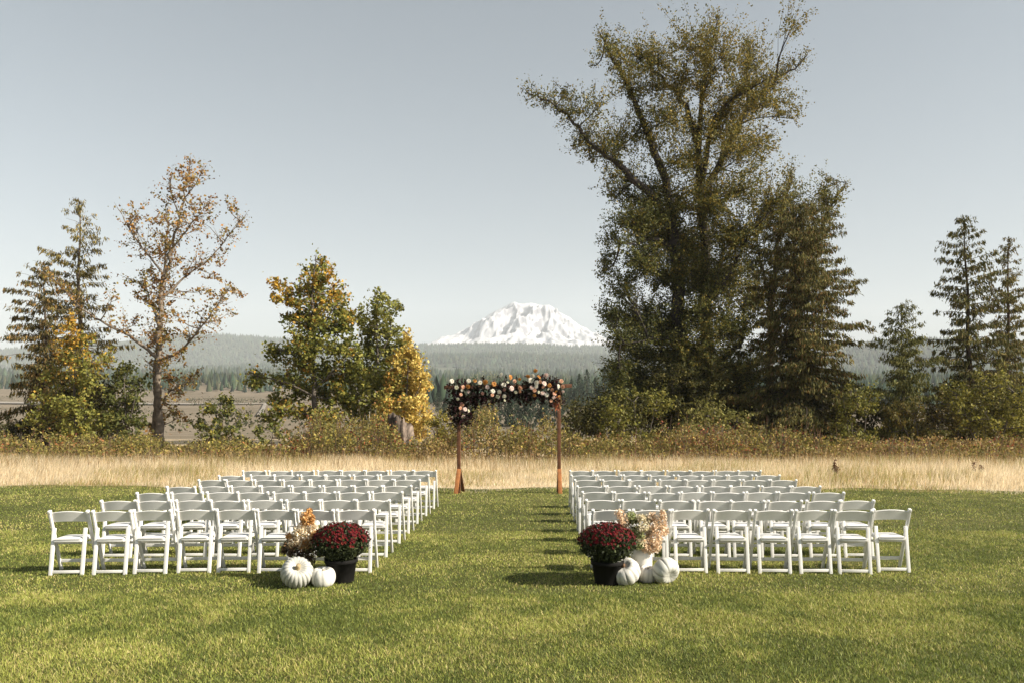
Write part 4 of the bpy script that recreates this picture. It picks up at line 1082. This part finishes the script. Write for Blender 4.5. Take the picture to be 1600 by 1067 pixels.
# (zoomed px, py, kind, size in photo px) measured on the 7.62x enlargement of the garland
bl = [(133,195,'w',7),(187,270,'g',6.5),(265,265,'p',6.5),(252,298,'w',6),(325,258,'o',7),(330,192,'w',7),(330,322,'b',5.5),(403,192,'o',6),(463,212,'w',7),(378,265,'d',5),(525,205,'o',8),(550,265,'b',6.5),(628,228,'o',7.5),(240,352,'p',5),(203,405,'g',5),
 (250,470,'p',6.5),(235,512,'p',5.5),(288,525,'b',6.5),(265,612,'b',6.5),(230,568,'p',5),(330,545,'g',5),(120,635,'d',5),(180,600,'d',5),(615,312,'w',7),(692,320,'w',7),(608,357,'p',5.5),(672,375,'g',6),(750,372,'w',6.5),(740,235,'w',8),(715,118,'w',7),(822,148,'o',8),
 (870,195,'p',6),(836,280,'b',8),(938,275,'p',7.5),(790,210,'g',4.5),(930,172,'o',5),(885,325,'g',5),(935,318,'p',4.5),(757,420,'g',4),(750,295,'d',5),(492,340,'d',5),(705,355,'d',5),
 (1030,138,'o',6.5),(1117,72,'o',6.5),(1088,130,'w',7),(1062,188,'w',8.5),(1157,148,'o',7.5),(1242,128,'b',8.5),(1130,215,'w',8),(1172,205,'p',6),(1222,222,'b',8),(1282,245,'o',6.5),(1072,268,'b',7),(1125,260,'w',6),(1105,302,'p',6.5),(1105,362,'o',5.5),(1200,335,'b',6.5),(1250,355,'w',7),(1340,342,'p',6.5),(1312,295,'p',5.5),(1330,388,'b',5.5),(1300,425,'p',5.5),(1155,325,'g',4.5),(1268,290,'w',4),(1205,262,'p',5),
 (1420,195,'p',6.5),(1385,258,'w',8),(1440,260,'p',6.5),(1442,318,'b',4.5),(1360,320,'o',5),(1395,375,'o',5)]
BLN = {'w': 'white bloom', 'p': 'peach bloom', 'o': 'orange bloom', 'b': 'blush bloom', 'g': 'cream bloom', 'd': 'dusky brown bloom'}
rg = np.random.default_rng(4)
for zx, zy, kd, sz in bl:
    p = gpos(690 + zx / 7.62, 570 + zy / 7.62, -.20 - .06 * rg.random())
    o = link('bloom', BL[kd], gar)
    o['label'] = BLN[kd]
    o.location = Vector(p) - gar.location
    s = sz * .5 * AY / F * 1.18
    o.scale = (s, s, s)
    o.rotation_euler = (R(90) + rg.normal() * .35, rg.normal() * .4, rg.normal() * .45)

# ------------------------------------------------------------------ pots of chrysanthemums
def lathe(g, prof, n, col, cx=0, cy=0):
    th = np.linspace(0, 2 * math.pi, n, endpoint=False)
    V = np.vstack([np.stack([cx + r * np.cos(th), cy + r * np.sin(th), np.full(n, z)], 1) for r, z in prof])
    i = np.arange(len(prof) - 1)[:, None] * n; j = np.arange(n)[None, :]
    q = np.stack([i + j, i + (j + 1) % n, i + n + (j + 1) % n, i + n + j], -1).reshape(-1, 4)
    g.add(V, q, col)
def mum(px, base_y, rx, top_z, label, pot_label, seed, pr=.185, cz=.42):
    rg = np.random.default_rng(seed)
    Y = H * F / (base_y - CY)
    b0 = at(px, base_y, Y); b0[2] = 0
    pot = empty('flower_pot', b0, pot_label, 'pot')
    g = G()
    lathe(g, [(.001, .01), (pr * .74, .01), (pr * .76, 0), (pr * .80, .02), (pr * .97, .235), (pr * 1.04, .237), (pr * 1.06, .245), (pr * 1.06, .275), (pr * 1.03, .282), (pr * .98, .28), (pr * .95, .24), (.001, .235)], 40, (.010, .0095, .009))
    g.build('pot_body', M_pot, pot, smooth=True)
    g = G(); lathe(g, [(.001, .246), (pr * .6, .25), (pr * .94, .243)], 24, (.03, .02, .014)); g.build('soil', M_stem, pot)
    pl = empty('chrysanthemum_plant', b0 + np.array((0, 0, .245)), label, 'flowers')
    gl, gb, gs = G(), G(), G()
    zl = top_z - .245; zc = zl * .48
    for k in range(46):
        a = rg.random() * 6.283; e = rg.uniform(.1, 1.4)
        d = np.array((math.cos(a) * math.cos(e) * rx, math.sin(a) * math.cos(e) * rx, zc + math.sin(e) * (zl - zc) * .9))
        tube(gs, [(rg.normal() * .03, rg.normal() * .03, 0), d * np.array((.45, .45, .55)), d * .93], [.005, .004, .002], 4, (.05, .055, .02))
    n = 6500
    v = unit(rg.normal(size=(n, 3)))
    rr = rg.random((n, 1)) ** .33
    P = v * rr * np.array((rx, rx, (zl - zc)))
    low = P[:, 2] < 0
    P[low, 2] *= 1.0 * zc / (zl - zc)
    sh = np.clip(1 + np.minimum(P[:, 2], 0) / zc * .28, .4, 1)
    P[:, :2] *= sh[:, None]
    P += rg.normal(size=P.shape) * .012 + np.array((0, 0, zc))
    P = P[P[:, 2] > -.01]
    leaves(gl, P, rg.uniform(.022, .05, len(P)), pal(rg, len(P), [(.050, .062, .026), (.035, .046, .02), (.075, .088, .034), (.028, .036, .018)]), rg, aspect=.55)
    gs.build('stem', M_stem, pl); gl.build('foliage', M_leaf, pl)
    n = 950
    v = unit(rg.normal(size=(n, 3)) * np.array((1, 1, .9)) + np.array((0, 0, .35)))
    v = v[v[:, 2] > .16 + rg.normal(size=len(v)) * .13]
    C = v * np.array((rx, rx, zl - zc)) * rg.uniform(.95, 1.05, (len(v), 1)) + np.array((0, 0, zc))
    for c, d in zip(C, v):
        s = rg.uniform(.013, .022)
        m = 9
        th = rg.random() * 6 + np.arange(m) * 2 * math.pi / m
        t1 = unit(np.cross(d, (.3, .2, 1.))); t2 = np.cross(d, t1)
        rad = np.cos(th)[:, None] * t1 + np.sin(th)[:, None] * t2
        tan = -np.sin(th)[:, None] * t1 + np.cos(th)[:, None] * t2
        colb = np.array([(.13, .007, .011), (.165, .010, .014), (.085, .006, .010), (.18, .025, .017)][rg.integers(4)]) * rg.uniform(.8, 1.2)
        for lay, (ll, lift) in enumerate(((1, .15), (.62, .55))):
            V = np.stack([np.tile(c, (m, 1)), c + rad * s * ll * .65 + tan * s * .27 + d * s * lift * .8, c + rad * s * ll + d * s * lift, c + rad * s * ll * .65 - tan * s * .27 + d * s * lift * .8], 1).reshape(-1, 3)
            i = np.arange(m)[:, None] * 4
            gb.add(V, i + np.array([[0, 1, 2, 3]]), colb * (1 if lay == 0 else 1.15))
    o = gb.build('blooms', M_petal, pl); o['kind'] = 'stuff'
mum(533, 909, .335, .70, 'dark red chrysanthemums mounded beside the creamy orange dried flowers', 'black plastic pot beside the smooth white pumpkin, under red chrysanthemums', 51)
mum(949, 912, .345, .71, 'dark red chrysanthemums mounded beside the white milk can', 'black plastic pot in shade, touching the pumpkin with the brown stem', 52)

# ------------------------------------------------------------------ white pumpkins
def pumpkin(px, py_base, rad, hgt, nrib, dep, tilt, az, label, seed, col=(.46, .455, .41), stem_col=(.33, .25, .14), sr=.018, sl=.045):
    rg = np.random.default_rng(seed)
    Y = H * F / (py_base - CY)
    Yc = Y + rad * .75
    b0 = np.array(((px - CX) * Yc / F, Yc, 0))
    t = empty('white_pumpkin', b0, label, 'pumpkin')
    rot = Euler((tilt, 0, az)).to_matrix()
    n, m = nrib * 8, 26
    th = np.linspace(0, 2 * math.pi, n, endpoint=False)
    ph = np.linspace(.0, math.pi, m)
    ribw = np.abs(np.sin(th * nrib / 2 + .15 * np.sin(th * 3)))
    rib = 1 - dep * (1 - ribw ** .38) * (1 + .3 * np.sin(th * 5 + seed))
    V = []
    for p in ph:
        sp, cp = math.sin(p), math.cos(p)
        f = sp ** .5
        prof = rad * (sp ** .78)
        z = hgt * .5 * np.sign(cp) * abs(cp) ** .9 - (.19 * hgt * math.exp(-(p / .36) ** 2)) + .14 * hgt * math.exp(-((math.pi - p) / .4) ** 2)
        r_ = prof * (1 - (1 - rib) * min(1, f * 1.2))
        V.append(np.stack([r_ * np.cos(th), r_ * np.sin(th), np.full(n, z) + .01 * rad * np.sin(th * 2 + seed)], 1))
    V = np.vstack(V)
    i = np.arange(m - 1)[:, None] * n; j = np.arange(n)[None, :]
    q = np.stack([i + j, i + n + j, i + n + (j + 1) % n, i + (j + 1) % n], -1).reshape(-1, 4)
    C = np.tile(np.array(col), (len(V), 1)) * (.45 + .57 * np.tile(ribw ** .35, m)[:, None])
    V = V @ np.array(rot).T
    dz = -V[:, 2].min() - .012
    V[:, 2] += dz
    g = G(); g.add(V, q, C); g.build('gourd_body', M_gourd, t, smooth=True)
    g = G()
    z0 = hgt * .5 - .19 * hgt
    pts = np.array([(0, 0, z0 - .01), (.002, .002, z0 + sl * .4), (.010, .004, z0 + sl)])
    tube(g, pts, [sr * 1.5, sr * .9, sr * 1.05], 8, stem_col)
    g.V = [v @ np.array(rot).T + np.array((0, 0, dz)) for v in g.V]
    g.build('stem', M_stem, t, smooth=True)
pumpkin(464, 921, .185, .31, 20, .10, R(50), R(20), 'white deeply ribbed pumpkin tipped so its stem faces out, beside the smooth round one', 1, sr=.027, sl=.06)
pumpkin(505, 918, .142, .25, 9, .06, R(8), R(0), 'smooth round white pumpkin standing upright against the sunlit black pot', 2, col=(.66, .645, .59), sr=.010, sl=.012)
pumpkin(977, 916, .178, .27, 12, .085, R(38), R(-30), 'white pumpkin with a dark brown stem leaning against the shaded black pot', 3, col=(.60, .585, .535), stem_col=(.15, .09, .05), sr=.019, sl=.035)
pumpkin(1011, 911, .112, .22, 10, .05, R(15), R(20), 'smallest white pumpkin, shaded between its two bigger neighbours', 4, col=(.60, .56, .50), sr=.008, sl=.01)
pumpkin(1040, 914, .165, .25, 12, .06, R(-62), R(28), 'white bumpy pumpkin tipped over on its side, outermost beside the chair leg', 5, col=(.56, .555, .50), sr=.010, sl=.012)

# ------------------------------------------------------------------ milk can with dried flowers
def cluster(g, c, r, n, size, cols, rg, squash=.85):
    v = unit(rg.normal(size=(n, 3))) * (rg.random((n, 1)) ** .55) * np.array((r, r, r * squash)) * 1.25
    leaves(g, c + v, size * rg.uniform(.7, 1.3, n), pal(rg, n, cols, var=.15), rg, aspect=.8)
CYc = 10.02
cb0 = np.array(((1004 - CX) * CYc / F, CYc, 0))
can = empty('milk_can', cb0, 'white enamel milk can behind the pumpkins, holding dried flowers', 'milk can')
g = G()
lathe(g, [(.001, .0), (.112, 0), (.118, .012), (.114, .02), (.116, .29), (.119, .30), (.116, .31), (.106, .345), (.086, .372), (.083, .385), (.083, .43), (.094, .445), (.096, .452), (.090, .455), (.078, .44), (.078, .39), (.001, .38)], 40, (.74, .71, .65))
g.build('can_body', M_enamel, can, smooth=True)
for s in (-1, 1):
    g = G()
    a = np.linspace(0, math.pi, 9)
    tube(g, np.stack([s * (.100 + .030 * np.sin(a)), 0 * a, .365 - .040 * np.cos(a)], 1), .006, 6, (.70, .67, .61)); g.build('handle', M_enamel, can, smooth=True)
rg = np.random.default_rng(61)
# a paper leaf tag shape stuck on the can: a dry leaf
g = G(); leaves(g, np.array([(-.02, -.118, .135), (-.005, -.119, .15)]), .06, np.array([(.55, .30, .14), (.50, .27, .12)]), rg, aspect=.5, axis=(.5, 0, 1)); g.build('dry_leaf', M_petal, can)
bq = empty('dried_flower_bouquet', cb0 + np.array((0, 0, .44)), 'peach and pale green dried flower bouquet standing in the white milk can', 'bouquet')
def bpos(px, py, d=0, Y=CYc): 
    p = at(px, py, Y); p[1] += d; return p
PEACH = [(.72, .52, .34), (.78, .62, .45), (.64, .43, .25), (.80, .69, .54)]
CREAM = [(.70, .62, .44), (.60, .54, .34), (.76, .68, .52)]
GREENH = [(.34, .36, .16), (.26, .30, .12), (.42, .42, .22)]
def head(name, parent, c, r, n, size, cols, squash=.85):
    g = G(); cluster(g, c, r, n, size, cols, rg, squash); g.build(name, M_petal, parent, parent.location)
hp = [(972,808,.060,'s'),(967,802,.045,'s'),(978,818,.055,'s'),(996,828,.075,'g'),(990,812,.06,'g'),(1004,822,.07,'c'),(1012,812,.06,'c'),(1000,838,.065,'g'),(1014,835,.08,'p'),(1026,822,.075,'p'),(1022,842,.075,'p'),(1034,808,.055,'s'),(1037,820,.05,'s'),(1031,836,.055,'s'),(1012,848,.055,'p'),(1024,852,.045,'s'),(985,832,.055,'g'),(1035,800,.035,'s'),(985,805,.05,'g'),(1000,808,.05,'c'),(1020,808,.06,'p'),(1005,845,.07,'p'),(992,842,.06,'g'),(1040,830,.04,'s'),(1018,826,.07,'p'),(970,815,.04,'s'),(996,850,.05,'g'),(1006,853,.05,'p'),(1015,856,.045,'p'),(988,848,.05,'g'),(1000,846,.06,'c')]
gst = G()
for px_, py_, r_, kd in hp:
    c = bpos(px_, py_, rg.uniform(-.13, -.06) if py_ > 844 else rg.uniform(-.09, .07))
    tube(gst, [cb0 + np.array((rg.normal() * .02, rg.normal() * .02, .40)), (c + cb0 + np.array((0, 0, .5))) / 2 + rg.normal(size=3) * .01, c], [.004, .003, .002], 4, (.16, .14, .06))
    if kd == 's': head('statice_spray', bq, c, r_ * 1.0, 150, .024, PEACH, 1.2)
    elif kd == 'g': head('hydrangea_head', bq, c, r_, 230, .026, GREENH)
    elif kd == 'c': head('hydrangea_head', bq, c, r_, 220, .026, CREAM)
    else: head('statice_spray', bq, c, r_, 230, .025, PEACH, 1.0)
gst.build('stem', M_stem, bq, bq.location)
g = G()
P = np.array([bpos(rg.uniform(980, 1010), rg.uniform(812, 848), rg.uniform(-.05, .08)) for _ in range(120)])
leaves(g, P, .04, pal(rg, 120, [(.07, .08, .03), (.05, .06, .025)]), rg); g.build('foliage', M_leaf, bq, bq.location)

# left bouquet, stems down to the grass behind the ribbed pumpkin
LY = 10.0
lb0 = np.array(((478 - CX) * LY / F, LY, 0))
lq = empty('dried_flower_bouquet', lb0, 'creamy orange dried flower bouquet with a tall tip, behind the ribbed pumpkin', 'bouquet')
hp = [(481,799,.032,'o'),(480,806,.05,'o'),(476,814,.045,'o'),(484,815,.045,'o'),(488,808,.03,'o'),(470,828,.06,'c'),(462,836,.06,'c'),(480,830,.07,'c'),(490,826,.055,'c'),(494,835,.05,'o'),(456,843,.045,'o'),(468,845,.06,'c'),(482,845,.065,'o'),(452,850,.05,'d'),(462,855,.065,'d'),(476,860,.075,'d'),(490,855,.07,'d'),(455,862,.045,'d'),(468,870,.05,'d'),(484,872,.06,'d'),(500,862,.05,'d'),(474,822,.055,'c'),(486,838,.07,'c'),(450,838,.035,'o'),(458,849,.05,'c'),(473,852,.06,'o'),(498,846,.05,'d'),(445,858,.035,'d')]
gst = G()
for px_, py_, r_, kd in hp:
    c = bpos(px_, py_, rg.uniform(-.08, .06), LY)
    tube(gst, [lb0 + np.array((rg.normal() * .02, rg.normal() * .02, .0)), lb0 * .5 + c * .5 + np.array((0, 0, .03)), c], [.004, .003, .002], 4, (.16, .13, .06))
    head({'o': 'statice_spray', 'c': 'hydrangea_head', 'd': 'leafy_spray'}[kd], lq, c, r_, 190, .026, {'o': [(.60, .34, .12), (.68, .44, .20), (.52, .26, .08)], 'c': [(.78, .66, .46), (.70, .54, .32), (.80, .72, .58)], 'd': [(.16, .10, .05), (.10, .08, .04), (.24, .14, .07), (.07, .05, .03)]}[kd], 1.1)
gst.build('stem', M_stem, lq, lb0)
